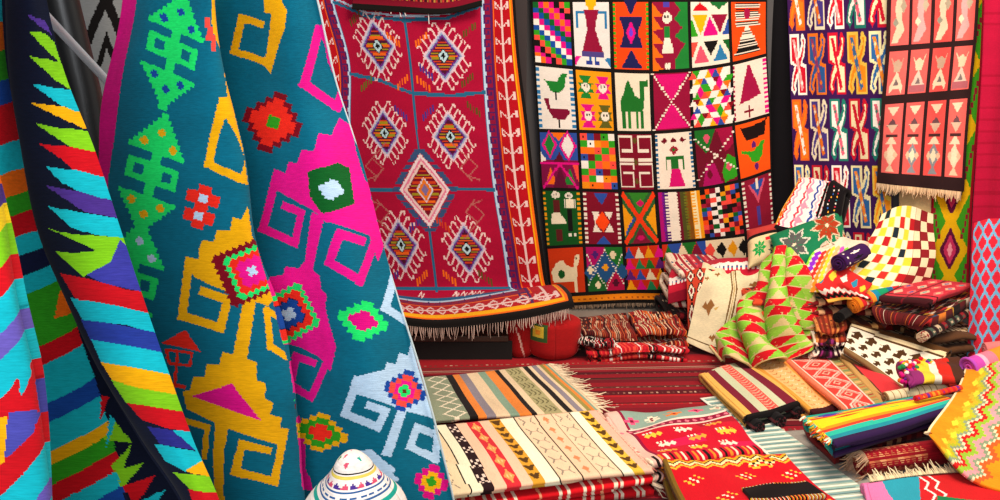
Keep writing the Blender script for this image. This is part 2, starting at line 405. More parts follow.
# medallions
def medal(cx, cy, deg, layers, w=1.0):
    tb.rot(cx, cy, deg)
    for k, c in layers: tb.sd(0, 0, k*w, k, max(2, int(k/4.5)), c)
medal(247, 272, 22, [(37,'dr')]); medal(252, 271, 22, [(30,'fg'),(24,'rd'),(16,'pk')]); tb.rect(-6,-2,6,2,'lb'); tb.rect(-2,-6,2,6,'lb')
tb = tB; medal(288, 315, 16, [(32,'fg'),(25,'rd'),(16,'nv'),(15,'bl')]); tb.rect(-7,-3,7,3,'lb'); tb.rect(-3,-7,3,7,'lb')
medal(363, 321, 14, [(20,'fg')], 1.25); tb.sd(0,0,15,10,3,'mg')
medal(320, 433, 12, [(19,'ye'),(14,'gr'),(8,'rd')], 1.5)
tb.frame()
tb.line([(288,372),(286,395),(292,400),(290,412),(295,424)], 3, 'fg'); tb.rect(285,388,291,398,'dr'); tb.rect(291,404,295,412,'dr')
# pale hooks on the right
W = 'lb'
tb.line([(396,262),(385,308),(406,322)], 8, W)
tb.poly([(370,373),(385,370),(387,362),(397,364),(400,352),(409,355),(412,338),(425,345),(436,400),(446,440),(438,420),(405,411),(356,393),(352,384),(354,377)], W)
tb.line([(358,380),(346,414),(378,428),(386,412),(370,406)], 8, W)
tb.poly([(399,410),(408,412),(391,457),(381,455)], W)
tb.line([(431,433),(418,428),(410,447),(436,459),(441,405)], 7.5, W)
medal(406, 391, 14, [(21,'bl'),(16,'co'),(10,'pk'),(6,'fg')]); tb.rect(-2,-2,2,2,'br')
medal(431, 482, 14, [(17,'mg'),(10,'ye'),(5,'gr')])
tb.frame()
for i in range(6): tb.poly([(350,452+i*9),(372+i*5,450+i*9),(396+i*3,470+i*9),(350,500+i*9)], W)
xx, yy = np.meshgrid(np.arange(tA.W)+tA.x0+.5, np.arange(tA.Hh)+tA.y0+.5)
crx = np.interp(yy, [-60,0,80,150,230,300,370,440,520,620], [213,214,221,240,251,274,290,298,304,308])
tb = tA; tb.a = np.where((xx > crx)[..., None], tB.a, tA.a)
T_ = [ # traced rows: left fold A0..A3 (crease), hidden pleat, right fold B0..B3
 [(122,-60,1.62),(150,-60,1.58),(185,-60,1.56),(213,-60,1.56),(206,-60,1.68),(240,-60,1.72),(280,-60,1.7),(300,-60,1.72)],
 [(119,0,1.6),(150,0,1.55),(185,0,1.53),(214,0,1.53),(206,0,1.66),(240,0,1.7),(285,0,1.67),(317,0,1.70)],
 [(104,80,1.58),(140,80,1.52),(180,80,1.50),(221,80,1.51),(212,80,1.64),(245,80,1.67),(295,80,1.64),(335,80,1.69)],
 [(97,150,1.56),(140,150,1.50),(190,150,1.48),(240,150,1.50),(230,150,1.62),(262,150,1.64),(315,150,1.61),(357,150,1.68)],
 [(95,230,1.54),(145,230,1.48),(200,230,1.46),(251,230,1.49),(240,230,1.60),(272,230,1.61),(330,230,1.58),(377,230,1.66)],
 [(95,300,1.52),(150,300,1.47),(215,300,1.45),(274,300,1.49),(262,300,1.58),(292,300,1.59),(350,300,1.56),(398,300,1.64)],
 [(97,370,1.5),(155,370,1.46),(225,370,1.44),(290,370,1.49),(278,370,1.57),(306,370,1.58),(365,370,1.54),(420,370,1.62)],
 [(100,440,1.49),(160,440,1.45),(235,440,1.43),(298,440,1.49),(286,440,1.56),(316,440,1.56),(380,440,1.53),(439,440,1.60)],
 [(104,520,1.48),(165,520,1.44),(240,520,1.42),(304,520,1.48),(292,520,1.55),(322,520,1.55),(392,520,1.52),(457,520,1.58)],
 [(108,620,1.47),(170,620,1.43),(245,620,1.42),(308,620,1.47),(296,620,1.54),(330,620,1.54),(400,620,1.51),(470,620,1.57)]]
teal, _ = cloth('hanging_blanket', chart_px(T_), tb, 430, 640, thick=.006, mat=FELT,
    disp=lambda u, v, K: ripple(4, u, v, 2.0, .006, 1.5, .8) + ripple(8, u, v, 5, .002), label='large teal wool blanket with gold, magenta and green hooked motifs hanging at left', cat='blanket')
# selvedge along its right edge, its whitish highlight put into the colour
e = [PY(x+.5, y, Y-.003) for x, y, Y in [r[-1] for r in T_]]
E = cr(np.array(e), np.linspace(0, len(e)-1, 60))
tubes('selvedge_highlight', [E], [.0022], ['cdd8d8'], teal)

# ------------------------------------------------------------------ striped blanket with sawtooth border, in three folds
sb = Cv(-80, -80, 340, 640, 1.0, 'nv'); sb.frame()
def fold_rows(xs, y0s, slope, curve, cols_, x0, x1):
    pass
# middle recessed fold: chart shifted by +0 (x 0..110), stripes climb to the right
NV = '0e1428'
def band(xa, xb, ya, yb, s, c, bend=0):
    xs = np.linspace(xa, xb, 6); f = lambda y: [(x, y - s*(x-xa) - bend*((x-xa)/(xb-xa))**2) for x in xs]
    sb.poly(f(ya) + f(yb)[::-1], c)
mid = [(-60,'gr'),(-30,'r'),(0,'cy'),(25,'or_'),(55,'gr'),(85,'bl'),(110,'r'),(150,'cy'),(180,'or_'),(205,'gr'),(225,'r'),(248,'cy'),(268,'nv'),(290,'cy'),(310,'gr'),(368,'r'),(388,'cy'),(428,'bl'),(448,'cy'),(478,'ye'),(492,'gr'),(512,'r'),(532,'cy'),(550,'bl'),(570,'cy'),(590,'or_'),(640,'gr')]
for (a, c), (b, _c) in zip(mid[:-1], mid[1:]): band(-10, 118, a, b, .42, c, 12)
sb.poly([(55,292),(66,286),(68,314),(50,319)], 'or_')
# navy ground on the far side of the recessed fold, with its teeth
sb.poly([(-80,-80),(30,-80),(38,60),(62,275),(78,340),(92,380),(104,425),(116,470),(126,520),(140,640),(340,640),(340,-80)], NV)
for t in ([(95,420),(106,397),(97,395)],[(98,440),(110,420),(129,443)],[(105,415),(112,420),(100,450)],[(106,465),(129,443),(113,478)],[(110,470),(141,463),(116,488)],[(116,486),(152,476),(130,505)],[(125,505),(162,490),(140,520)]):
    sb.poly(t, 'lg' if t[0][1] in (440,465,470) else ('r' if t[0][1] in (420,486) else 'cy'))
# front flap: teeth pointing left out of the navy band
def tooth(p, c): sb.poly(p, c)
TE = [([(25,13),(45,20),(52,34),(40,26)],'pu'),([(29,31),(46,33),(54,41),(62,64),(44,48)],'lg'),([(29,56),(47,59),(62,63),(74,92),(55,80)],'lg'),
 ([(32,84),(55,88),(74,91),(82,115),(58,104)],'cy'),([(32,103),(60,106),(82,113),(88,130),(60,118)],'ye'),([(37,123),(60,128),(88,131),(98,152),(70,147)],'lg'),
 ([(41,143),(70,147),(98,152),(106,177),(75,171),(60,157)],'r'),([(49,166),(75,170),(105,177),(113,201),(85,195),(62,181)],'cy'),([(49,185),(70,189),(112,201),(119,218),(85,212)],'pu'),
 ([(52,205),(80,212),(118,218),(126,239),(95,235),(72,226)],'cy'),([(52,227),(75,234),(125,238),(132,262),(100,252)],'lg'),
 ([(60,250),(76,252),(100,250),(118,259),(108,265),(98,268),(86,276)],'lg'),([(88,274),(110,262),(120,240),(132,250),(145,293),(105,284)],'3a3a9a'),
 ([(64,272),(90,278),(125,290),(144,292),(151,315),(125,309),(80,300)],'r'),([(74,297),(100,302),(150,314),(157,335),(125,325),(86,320)],'cy'),
 ([(84,319),(105,322),(156,333),(164,354),(125,347),(94,341)],'263a94'),([(94,339),(163,353),(172,376),(135,372),(104,364)],'cy'),
 ([(103,362),(171,375),(179,395),(140,390),(114,381)],'ye'),([(113,380),(140,388),(180,395),(186,413),(150,412),(128,404)],'lg'),([(128,403),(185,412),(194,432),(165,428),(142,420)],'r'),
 ([(148,427),(172,430),(196,450),(160,445)],'2a2a80'),([(172,430),(194,431),(204,460),(185,472),(165,462),(155,445),(160,445),(196,451)],'cy'),
 ([(185,471),(203,460),(212,479)],'ye'),([(173,473),(210,477),(218,494),(190,490)],'lg'),([(188,490),(217,493),(224,520),(195,510)],'r'),([(195,510),(223,518),(232,560),(205,545)],'cy'),([(200,545),(232,560),(240,600),(215,590)],'ye')]
SBX = 110                                             # the flap is drawn further along the chart, the cloth runs on
for p, c in TE:                                       # long edges of each stripe wander a little, like a hand-woven slit
    sb.poly([(x + SBX, y) for x, y in p], c)
# near left fold, drawn left of zero in its own stretch of chart
lf = Cv(-80, -80, 60, 640, 1.0, 'cy'); lf.frame()
def lband(y0, y1, c):
    xs = np.linspace(-80, 60, 12); f = lambda y: [(x, y - .85*x - .006*x*abs(x)) for x in xs]
    lf.poly(f(y0) + f(y1)[::-1], c)
for a, b, c in ((-80,60,'r'),(60,90,'cy'),(90,120,'pu'),(120,150,'cy'),(150,185,'or_'),(185,208,'pu'),(208,232,'yl'),(232,268,'lg'),(268,298,'r'),(298,334,'cy'),(334,360,'6a5ab4'),(360,398,'cy'),(398,424,'r'),(424,462,'4a4aa6'),(462,496,'r'),(496,536,'cy'),(536,556,'6a5ab4'),(556,575,'cy'),(575,600,'ye'),(600,640,'lg'),(640,700,'r')): lband(a, b, c)
lf.poly([(0,412),(12,385),(17,378),(20,398),(32,375),(38,380),(42,412),(0,420)], 'r'); lf.poly([(17,360),(30,352),(33,374),(20,398)], 'cy')
lf.poly([(8,412),(38,410),(34,432),(6,458)], '4a4aa6'); lf.poly([(-10,418),(7,416),(4,462),(-10,470)], 'ye')
left, _ = cloth('hanging_blanket', chart_px([
 [(-90,-60,1.02),(-40,-60,1.0),(-20,-60,1.05),(-30,-60,1.12)],
 [(-90,60,1.02),(-45,60,.99),(-18,60,1.04),(-26,60,1.12)],
 [(-90,150,1.02),(-40,150,.98),(-6,150,1.02),(-14,150,1.11)],
 [(-90,230,1.02),(-35,230,.97),(9,230,1.0),(0,230,1.10)],
 [(-90,300,1.02),(-30,300,.96),(21,300,.98),(12,300,1.09)],
 [(-90,370,1.02),(-28,370,.96),(36,370,.98),(27,370,1.09)],
 [(-90,440,1.02),(-25,440,.96),(44,440,.98),(35,440,1.09)],
 [(-90,520,1.02),(-22,520,.96),(50,520,.98),(41,520,1.09)],
 [(-90,640,1.02),(-20,640,.96),(56,640,.98),(47,640,1.09)]]), lf, 150, 560, thick=.006, mat=FELT, disp=lambda u, v, K: ripple(14, u, v, 1.5, .004), label='bright rainbow-striped blanket fold hanging nearest the left edge', cat='blanket')
NET = []
rowsY = [-60, 60, 150, 230, 300, 370, 440, 520, 640]
fl = {-60:(2,35),60:(8,61),150:(24,95),230:(42,121),300:(70,144),370:(101,168),440:(142,193),520:(190,225),640:(215,250)}
for y in rowsY:
    a, b = fl[y]; m = (a+b)/2
    row = [(PY(-70, y, 1.24), -70, y), (PY(min(-10+y*.05, 30), y, 1.27), min(-10+y*.05, 30), y), (PY(a+14 if y < 250 else a+8, y, 1.33), a+12, y),
           (PY(a+4 if y < 380 else a+2, y, 1.22), a+50 if 0 else a+SBX-14, y), (PY(a, y, 1.17), a+SBX, y), (PY(m, y, 1.155), m+SBX, y), (PY(b, y, 1.18), b+SBX, y)]
    NET.append(row)
stripe, _ = cloth('hanging_blanket', NET, sb, 420, 560, thick=.006, mat=FELT, disp=lambda u, v, K: ripple(24, u, v, 1.6, .003), label='navy blanket with sawtooth rainbow border draped in folds', cat='blanket')

# ------------------------------------------------------------------ behind the blankets: post, bar, grey rug
V0, V1 = PY(45, -60, 1.95), PY(96, 330, 1.80)
post = tubes('metal_post', [[PY(52, -90, 2.0), PY(62, 0, 2.0), PY(84, 90, 2.0), PY(95, 150, 2.0), PY(112, 330, 2.0)]], [.036], ['k'], None, BLACKP, 16)
tag(post, 'black painted metal post leaning behind the striped blanket', 'post')
bar = tubes('metal_bar', [[PY(12, -45, 1.45), PY(36, 5, 1.55), PY(108, 82, 1.75), PY(150, 126, 1.85)]], [.0085], ['lb'], None, STEEL, 12)
tag(bar, 'thin shiny steel bar running diagonally behind the pink blanket edge', 'bar')
g = Cv(0, 0, 60, 90, 2, '8e8e8c'); g.frame()
for k in range(-2, 5):
    g.line([(10, k*30+10), (34, k*30-12), (54, k*30+6)], 5, 'k'); g.line([(24, k*30+12), (35, k*30), (46, k*30+10), (36, k*30+20), (24, k*30+12)], 3.2, 'k')
gr, _ = cloth('hanging_rug', [[(PY(60, -60, 2.5), 0, 0), (PY(100, -60, 2.5), 30, 0), (PY(140, -60, 2.5), 60, 0)], [(PY(60, 40, 2.52), 0, 30), (PY(100, 40, 2.48), 30, 30), (PY(140, 40, 2.5), 60, 30)],
  [(PY(60, 160, 2.5), 0, 60), (PY(100, 160, 2.52), 30, 60), (PY(140, 160, 2.5), 60, 60)], [(PY(60, 280, 2.5), 0, 90), (PY(100, 280, 2.5), 30, 90), (PY(140, 280, 2.5), 60, 90)]], g, 80, 160, label='grey and black patterned rug glimpsed behind the black post', cat='rug')
# rail carrying the blankets, above the picture
rail = tubes('hanging_rail', [[PY(-140, -78, 1.0), PY(20, -78, 1.12), PY(160, -78, 1.6), PY(330, -78, 1.72)]], [.014], ['k'], None, BLACKP, 12)
tag(rail, 'black rail above the hanging blankets at left', 'rail')

# ------------------------------------------------------------------ little embroidered cap at the bottom edge
cap = Cv(0, 0, 100, 60, 2, 'efe4dc'); cap.frame()
for i in range(20):
    x = i*5
    cap.poly([(x, 40), (x+2.5, 34), (x+5, 40)], 'pu' if i % 2 else 'ro'); cap.rect(x+1, 45, x+4, 48, '2e5c92')
cap.rect(0, 29, 100, 32.5, 'e2c95c'); cap.rect(0, 26, 100, 27.2, 'k'); cap.rect(0, 41, 100, 43, '2e5c92'); cap.rect(0, 49, 100, 51, '2e5c92'); cap.rect(0, 54, 100, 57, 'tq')
for x, y, c in ((10,18,'ro'),(22,12,'gr'),(40,19,'pk'),(55,14,'gr'),(70,18,'ro'),(88,12,'tq'),(62,8,'ro'),(30,6,'lp')): cap.poly([(x-3,y-2),(x+3,y-3),(x+1,y+4)], c)
c0 = PY(357, 498, 1.18); prof = [(0,.085),(.014,.083),(.026,.072),(.034,.058),(.046,.040),(.060,.022),(.078,.0),(.092,-.025),(.10,-.055),(.104,-.10)]
nn = 90; rr = cr(np.array(prof), np.linspace(0, len(prof)-1, 60)); P = np.zeros((60, nn+1, 3)); K = np.zeros((60, nn+1, 2))
for i, (r_, z_) in enumerate(rr):
    a = np.linspace(0, 2*math.pi, nn+1); lump = 1 + .06*np.sin(a*3+z_*30)
    P[i] = np.stack([c0[0] + .0 + r_*np.cos(a)*lump*.84 - .004, c0[1] + r_*np.sin(a)*lump*.84, np.full(nn+1, c0[2] + z_*.86)], -1)
    K[i] = np.stack([a/(2*math.pi)*100, np.full(nn+1, i*1.55)], -1)
o = sheet('embroidered_cap', P, cap.at((K[:-1,:-1,0]+K[1:,1:,0])/2, K[:-1,:-1,1]), None, .004, FELT, flip=True)
tag(o, 'small cream peaked cap with embroidered zigzag bands below the teal blanket', 'cap')
st_top = c0[2] - .10*.86
stool = bpy.data.objects.new('wooden_stool', None); col.objects.link(stool); stool.location = (c0[0], c0[1], 0); stool['base3'] = [c0[0], c0[1], 0]
tag(stool, 'dark wooden stool under the embroidered cap', 'stool')
sx, sy = c0[0], c0[1]
box('seat', (sx-.13, sy-.1, st_top-.03), (sx+.13, sy+.1, st_top-.001), WOOD, stool)
for a, b in ((-.11,-.08),(.11,-.08),(-.11,.08),(.11,.08)): box('leg', (sx+a-.015, sy+b-.015, 0), (sx+a+.015, sy+b+.015, st_top-.03), WOOD, stool)
# ------------------------------------------------------------------ crimson lozenge rug on the back wall, spilling over a low bench
rr_ = Cv(0, -20, 100, 170, 2.4, 'a80a36'); rr_.frame(); rr = rr_
W_ = 'e6c8c4'
rr.rect(0, -20, 100, 170, 'k')
rr.rect(1.2, -20, 98.8, 161, 'or_'); rr.rect(2.2, -20, 97.8, 160, 'ye'); rr.rect(2.6, -20, 97.4, 158.5, 'b30d1c')
rr.rect(9, -20, 91, 153, 'or_'); rr.rect(9.6, -20, 90.4, 152.5, '8c1038')
rr.rect(13.5, -20, 86.5, 150, 'lb'); rr.rect(14.4, -20, 85.6, 149, '1c5f8c'); rr.rect(15.2, -20, 84.8, 147.5, 'a80a34')
for y in range(-16, 156, 6):                          # running key in the inner guard
    for x0, s in ((10.0, 1), (90.0, -1)):
        for a in (((0,0),(3,0),(3,3.2),(1.3,3.2),(1.3,1.8)), ((0,0),(0,6))):
            rr.line([(x0+s*(p+.3), y+q) for p, q in a], .8, '4c1c5c')
for x in range(12, 90, 6): rr.line([(x,151),(x+3,151),(x+3,149.8)], .5, '4c1c5c')
for x0, s in ((5.9, 1), (94.1, -1)):                  # vine with paired curls
    rr.line([(x0, -20), (x0, 158)], .9, W_)
    for y in range(-18, 158, 9):
        for t in (1, -1): rr.line([(x0, y+5), (x0+t*2.6, y+1.2), (x0+t*2.6, y+4), (x0+t*1.9, y+4.2)], .5, W_)
rr.line([(4, 155.8), (96, 155.8)], .8, W_)
for x in range(6, 96, 6):
    for t in (1, -1): rr.line([(x, 155.8), (x+3.4, 155.8+t*2.1), (x+4.6, 155.8+t*1)], .7, W_)
BLn = '23688c'
rr.line([(50, 2), (49.6, 144)], 1.6, BLn); rr.line([(15,37),(32,40),(50,46.5),(70,47.5),(85,46)], 1.7, BLn)
rr.line([(15,95),(40,95)], 1.5, BLn); rr.line([(60,94),(85,95)], 1.5, BLn); rr.line([(15,143.5),(85,143.5)], 1.6, BLn); rr.line([(15,1),(30,8),(50,10),(70,9),(85,3)], 1.6, BLn); rr.line([(15,-1),(30,6),(50,8.2),(70,7),(85,1)], 1, 'lb')
rr.rect(15.2, -20, 84.8, -2, '8c1038')
def lozenge(cx, cy, rx, ry, hooks=True, core='dr'):
    if hooks:
        for sx in (-1, 1):
            for sy in (-1, 1):
                for k in range(5):
                    t = (k+.35)/4.7; x = cx+sx*rx*(1-t); y = cy+sy*ry*t
                    n = (sx*1.6, sy*3.2); h = (x+n[0], y+n[1])
                    rr.line([(x, y), h, (h[0]+sx*.7, h[1]+sy*.9), (h[0]+sx*1.6, h[1]+sy*.5), (h[0]+sx*1.7, h[1]-sy*.6)], .72, W_)
    else:
        for k in range(44):
            for sx in (-1, 1):
                t = k/43*2-1; x = cx+sx*(rx+1)*(1-abs(t)); y = cy+(ry+1)*t; rr.line([(x, y), (x+sx*2.6, y)], .7, '35507a')
    for f, c in ((1, 'e8d4d8' if not hooks else 'd9c0d0'), (.88, '8fa6c8' if hooks else 'e07a98'), (.80, '6a2a86' if hooks else W_), (.70, '4c1230' if hooks else '7a0c24')): rr.dia(cx, cy, rx*f, ry*f, c)
    g_ = .62
    for k in range(-5, 6):
        w = rx*g_*(1-abs(k)/6.5)
        rr.line([(cx-w, cy+k*ry*.1), (cx+w, cy+k*ry*.1)], .85, ('e8641a','9a8a1c','c83a1c')[abs(k) % 3])
    rr.dia(cx, cy, rx*.30, ry*.30, 'k'); rr.dia(cx, cy, rx*.24, ry*.24, 'b8d8e0'); rr.dia(cx, cy, rx*.12, ry*.12, 'k')
for x, y, a, b in ((33,23,10.5,14),(67,28,10,13.5),(33,66,9,12.5),(67,68,9.5,13),(34,122,9.5,13.5),(67.5,124,9.5,13)): lozenge(x, y, a, b)
lozenge(50, 95, 13, 19, False, 'dr')
rr.dia(50, 95, 4.5, 7, 'd8c8d0'); rr.dia(50, 95, 3.6, 5.8, 'e0741c'); rr.dia(50, 95, 2, 3.4, '7a6a9c')
for x, y, c, s in ((24,42,'5d6a1c',1),(24,9,'5d4a1c',1),(43,20,'or_',-1),(57,20,'or_',1),(45,41,'or_',1),(56,42,'or_',-1),(58,36,'pu',-1),(43,56,'pu',-1),(57,56,'pu',1),(78,40,'5d4a1c',1),(80,54,'5d4a1c',-1),(80,15,'5d4a1c',1),(27,138,'pu',1),(57,112,'c8401c',-1),(43,112,'pu',1),(75,138,'5d4a1c',-1),(43,138,'or_',1),(57,138,'or_',-1)):
    for k in range(5): rr.line([(x-3+k*1.4, y-s*(k-2)*1.1-1.3), (x-3+k*1.4, y-s*(k-2)*1.1+1.3)], .8, c)
for sx in (-1, 1):
    for o in (0, 4):
        for sy in (-1, 1): rr.line([(50+sx*(17+o), 95+sy*(24-o)), (50+sx*(25+o), 95+sy*(16-o)), (50+sx*(20+o), 95+sy*(11-o)), (50+sx*(25+o), 95+sy*(5))], .7, 'b0605c')
for x in (66, 70, 58, 62, 40): rr.line([(x,146.8),(x+1.5,145),(x+1.5,147.4),(x+3,145.6)], .6, W_)
yw = 4.62
R_ = [(-42,-20,[304,332,400,478,513],0),(0,0,[306,334,402,480,515],0),(62,31,[318,350,410,482,520],0),(125,62,[324,351,416,486,528],0),(190,95,[332,357,425,493,535],0),(245,122,[342,366,432,502,542],0),(286,142,[352,374,437,508,549],0)]
US = [0, 15, 50, 85, 100]
net = []
for y, v, xs, _ in R_:
    net.append([(PY(x, y, yw - (.02 if i in (0, 2, 4) else 0)), u, v) for i, (x, u) in enumerate(zip(xs, US))])
net.append([(PY(x, y, yy), u, 149) for x, y, u, yy in zip([356,376,438,512,560],[293,294,301,290,284],US,[4.5,4.5,4.5,4.5,4.56])])
net.append([(PY(x, y, yy), u, 156) for x, y, u, yy in zip([362,382,440,518,570],[304,305,311,301,292],US,[4.20,4.19,4.18,4.19,4.22])])
net.append([(PY(x, y, yy), u, 161) for x, y, u, yy in zip([364,384,441,520,573],[313,314,320,311,300],US,[4.06,4.04,4.03,4.04,4.07])])
net.append([(PY(x, y, yy), u, 165) for x, y, u, yy in zip([365,385,441,521,575],[321,322,328,319,307],US,[4.03,4.01,4.00,4.01,4.04])])
red, RP = cloth('wall_rug', net, rr, 330, 470, thick=.006, disp=lambda u, v, K: ripple(31, u*2, v, 1.5, .007*1, 1.6, .5)*np.clip((150-K[:, :, 1])/20, .15, 1), label='crimson rug with hooked lozenges hung on the back wall and spilling over the low bench', cat='rug', group='rugs hanging on the walls')
fringe(red, RP[-1, 15:-3:8], (0, -.25, -1), .062, 120, 'c8a89c', 3, .0022, .35)
for x, y, dx in ((390,14,1),(397,17,4),(401,16,5),(427,24,2)):
    tubes('warp_end', [[PY(x, -14, 4.56), PY(x+1, 6, 4.57), PY(x+dx, y, 4.56)]], [.0028], ['e8dcdc'], red, COARSE, 5)
# folded upper end
fc = Cv(0, 0, 60, 10, 3, '7a0c24'); fc.frame()
for k in range(60): fc.line([(k, 2), (k+.6, 4.5), (k, 7)], .5, ('c03a30','3a1020','b58a3a')[k % 3])
fc.rect(0, 8.6, 60, 10, 'k')
ft, _ = cloth('folded_end', [[(PY(x, y, 4.55), u, v) for x, y, u in ((352, y0, 0), (400, y0+3, 20), (445, y0+5, 40), (482, y0-3, 60))] for y0, v in ((-30, 0), (-12, 5), (9, 10))], fc, 150, 30, red, disp=lambda u, v, K: ripple(5, u, v, 2, .008))
# low bench beneath it
BLK = plain('void_shade_black', '0c0908', .9, 0, .3, 6)  # near-black colour standing in for the shade under the bench
bench = bpy.data.objects.new('low_bench', None); col.objects.link(bench); bench.location = (-.35, 4.4, 0); bench['base3'] = [-.35, 4.4, 0]
tag(bench, 'low dark wooden bench under the spilling end of the crimson rug', 'bench')
bx0, bx1 = PY(345, 300, 4.3)[0], PY(508, 300, 4.3)[0]
box('top', (bx0, 4.07, .105), (bx1, 4.66, .135), WOOD, bench)
for a in (bx0+.03, bx1-.07):
    for b in (4.11, 4.58): box('leg', (a, b, 0), (a+.05, b+.05, .105), WOOD, bench)
box('void_shade_panel', (bx0, 4.075, .0), (bx1+.02, 4.095, .105), BLK, bench)  # added panel, coloured black to stand for the shaded void below the top
box('back_board', (bx0, 4.60, .135), (bx1, 4.64, .19), WOOD, bench)
wb_ = box('wall_board', (PY(300, 150, 4.8)[0], 4.70, 0), (PY(527, 20, 4.7)[0], 4.76, 2.1), plain('dark_backing_board', '2a2022', .8, 0, .3, 4), None)
tag(wb_, 'dark board standing behind the crimson lozenge rug', 'board')

# ------------------------------------------------------------------ pictorial patchwork kilim (six squares across)
q = Cv(0, 0, 6, 5.5, 46, 'k', 66); Wh = 'e8dccb'
def cell(c_, r_, bg):
    q.frame(c_+.035, r_+.03, (.93, 0), (0, .94)); q.rect(0, 0, 1, 1, bg)
def checks(n, m, cols_, step=1, x0=0, y0=0, x1=1, y1=1):
    for i in range(n):
        for j in range(m):
            q.rect(x0+(x1-x0)*i/n, y0+(y1-y0)*j/m, x0+(x1-x0)*(i+1)/n, y0+(y1-y0)*(j+1)/m, cols_[(i*step + j) % len(cols_)])
def teeth(x, w, n, c, d=1):
    for i in range(n): q.rect(x, (i+.2)/n, x+w, (i+.75)/n, c)
def xdots(c, n=16, w=.035):
    for i in range(n+1):
        t = i/n
        for x in (t, 1-t): q.rect(x-w, t-w*.6, x+w, t+w*.6, c)
cell(0,0,'w'); checks(7, 11, ['or_','bl','mg','dr','lb','gr','co','k','mg','or_','w'], -1); 
for i in range(7):
    for j in range(11):
        if j-i in (3, 4): q.rect(i/7, j/11, (i+1)/7, (j+1)/11, 'w' if (i+j) % 2 else 'bl')
        if j-i in (-1,0): q.rect(i/7, j/11, (i+1)/7, (j+1)/11, 'mg' if (i+j) % 2 else 'dg')
cell(1,0,'e2dcd8'); q.poly([(.3,.12),(.7,.12),(.62,.3),(.6,.42),(.8,.78),(.2,.78),(.38,.42),(.36,.3)],'8c0f34'); q.rect(.2,.74,.8,.82,'4a3f80'); q.circ(.5,.0,.15,'ye',.1); q.rect(.44,.06,.56,.12,'ye')
for s in (.08,.84): q.rect(s,.13,s+.08,.4,'2a74a8')
q.rect(.08,.13,.92,.18,'2a74a8'); q.poly([(.3,.12),(.7,.12),(.65,.26),(.35,.26)],'8c0f34')
for s in (.4,.54): q.rect(s,.82,s+.06,.93,'1a5a9c'); 
q.rect(.32,.91,.47,.95,'2a3a8c'); q.rect(.54,.91,.68,.95,'2a3a8c'); q.tri((0,.85),(.2,.82),(0,1),'pk'); q.tri((1,.82),(.82,.86),(1,.98),'2a74a8')
cell(2,0,'f0440e'); teeth(0,.07,14,'gr'); teeth(.93,.07,14,'gr'); q.poly([(.3,-.05),(.7,-.05),(.5,.2)],'1c1c50'); q.poly([(.18,.22),(.82,.22),(.7,.45),(.82,.68),(.18,.68),(.3,.45)],'1c1c50'); q.dia(.5,.45,.14,.16,'mg'); q.dia(.5,.45,.06,.07,'6a3ad0'); q.tri((.5,.7),(.8,.97),(.2,.97),'1c1c50')
cell(3,0,'8c0f34'); q.rect(.62,0,1,1,'1c7a30'); q.poly([(.62,.0),(.8,.12),(.62,.25)],'8c0f34'); q.poly([(.62,.5),(.9,.62),(.62,.85)],'8c0f34'); q.poly([(.62,.25),(.85,.38),(.62,.5)],'8c0f34')
for k in range(5): q.tri((0,k*.2),(.3,k*.2+.2),(0,k*.2+.22),'or_')
q.rect(.32,0,.5,.08,'4a3aa0'); q.circ(.42,.24,.13,Wh,.09); q.rect(.34,.36,.5,.52,'1c7a30'); q.poly([(.34,.52),(.5,.52),(.58,.74),(.26,.74)],Wh); q.rect(.3,.74,.54,.82,'8c0f34'); q.circ(.38,.95,.05,Wh); q.circ(.46,.95,.05,Wh); q.circ(.37,.22,.03,'k'); q.circ(.46,.22,.03,'k')
cell(4,0,Wh)
for (a, b, c), k in zip((((.02,.14),(.48,.14),(.25,.0)),((.5,.0),(.98,.0),(.74,.12)),((.04,.2),(.44,.2),(.26,.5)),((.54,.2),(.96,.2),(.76,.5)),((.28,.54),(.5,.22),(.72,.54)),((.0,.24),(.2,.54),(0,.54)),((1,.24),(.8,.54),(1,.54)),((.3,.6),(.7,.6),(.5,.84)),((.04,.94),(.44,.94),(.24,.64)),((.56,.94),(.94,.94),(.75,.66)),((0,.6),(.18,.6),(0,.85)),((.98,.6),(.82,.6),(1,.84))),('r','1c6a30','ye','8c0f34','mg','gr','2a4a9c','k','ro','2a74a8','co','dg')): q.tri(a, b, c, k)
cell(5,0,'e8480e')
for k in range(9): 
    q.rect(.12,.02+k*.045,.8,.04+k*.045,'k' if 1 else Wh); q.rect(.1+.01*(k % 3),.04+k*.045,.85-.02*(k % 4),.055+k*.045,Wh)
q.circ(.45,.2,.1,'9c1040'); 
for k in range(10): w = .06+k*.036; q.rect(.45-w,.42+k*.05,.45+w,.445+k*.05,Wh); q.rect(.45-w,.445+k*.05,.45+w,.47+k*.05,'k')
cell(0,1,'e6ddd4'); teeth(0,.1,11,'2a74a8'); teeth(.9,.1,11,'2a74a8')
q.poly([(.2,.2),(.55,.22),(.7,.08),(.86,.08),(.78,.16),(.76,.3),(.62,.4),(.4,.4),(.28,.26)],'1c7a2c'); q.line([(.5,.4),(.5,.5)],.03,'k')
q.poly([(.16,.5),(.3,.5),(.34,.66),(.8,.66),(.86,.72),(.66,.86),(.4,.82),(.26,.68)],'7a0c30'); q.line([(.55,.86),(.55,.97)],.03,'k')
cell(1,1,'f0960e')
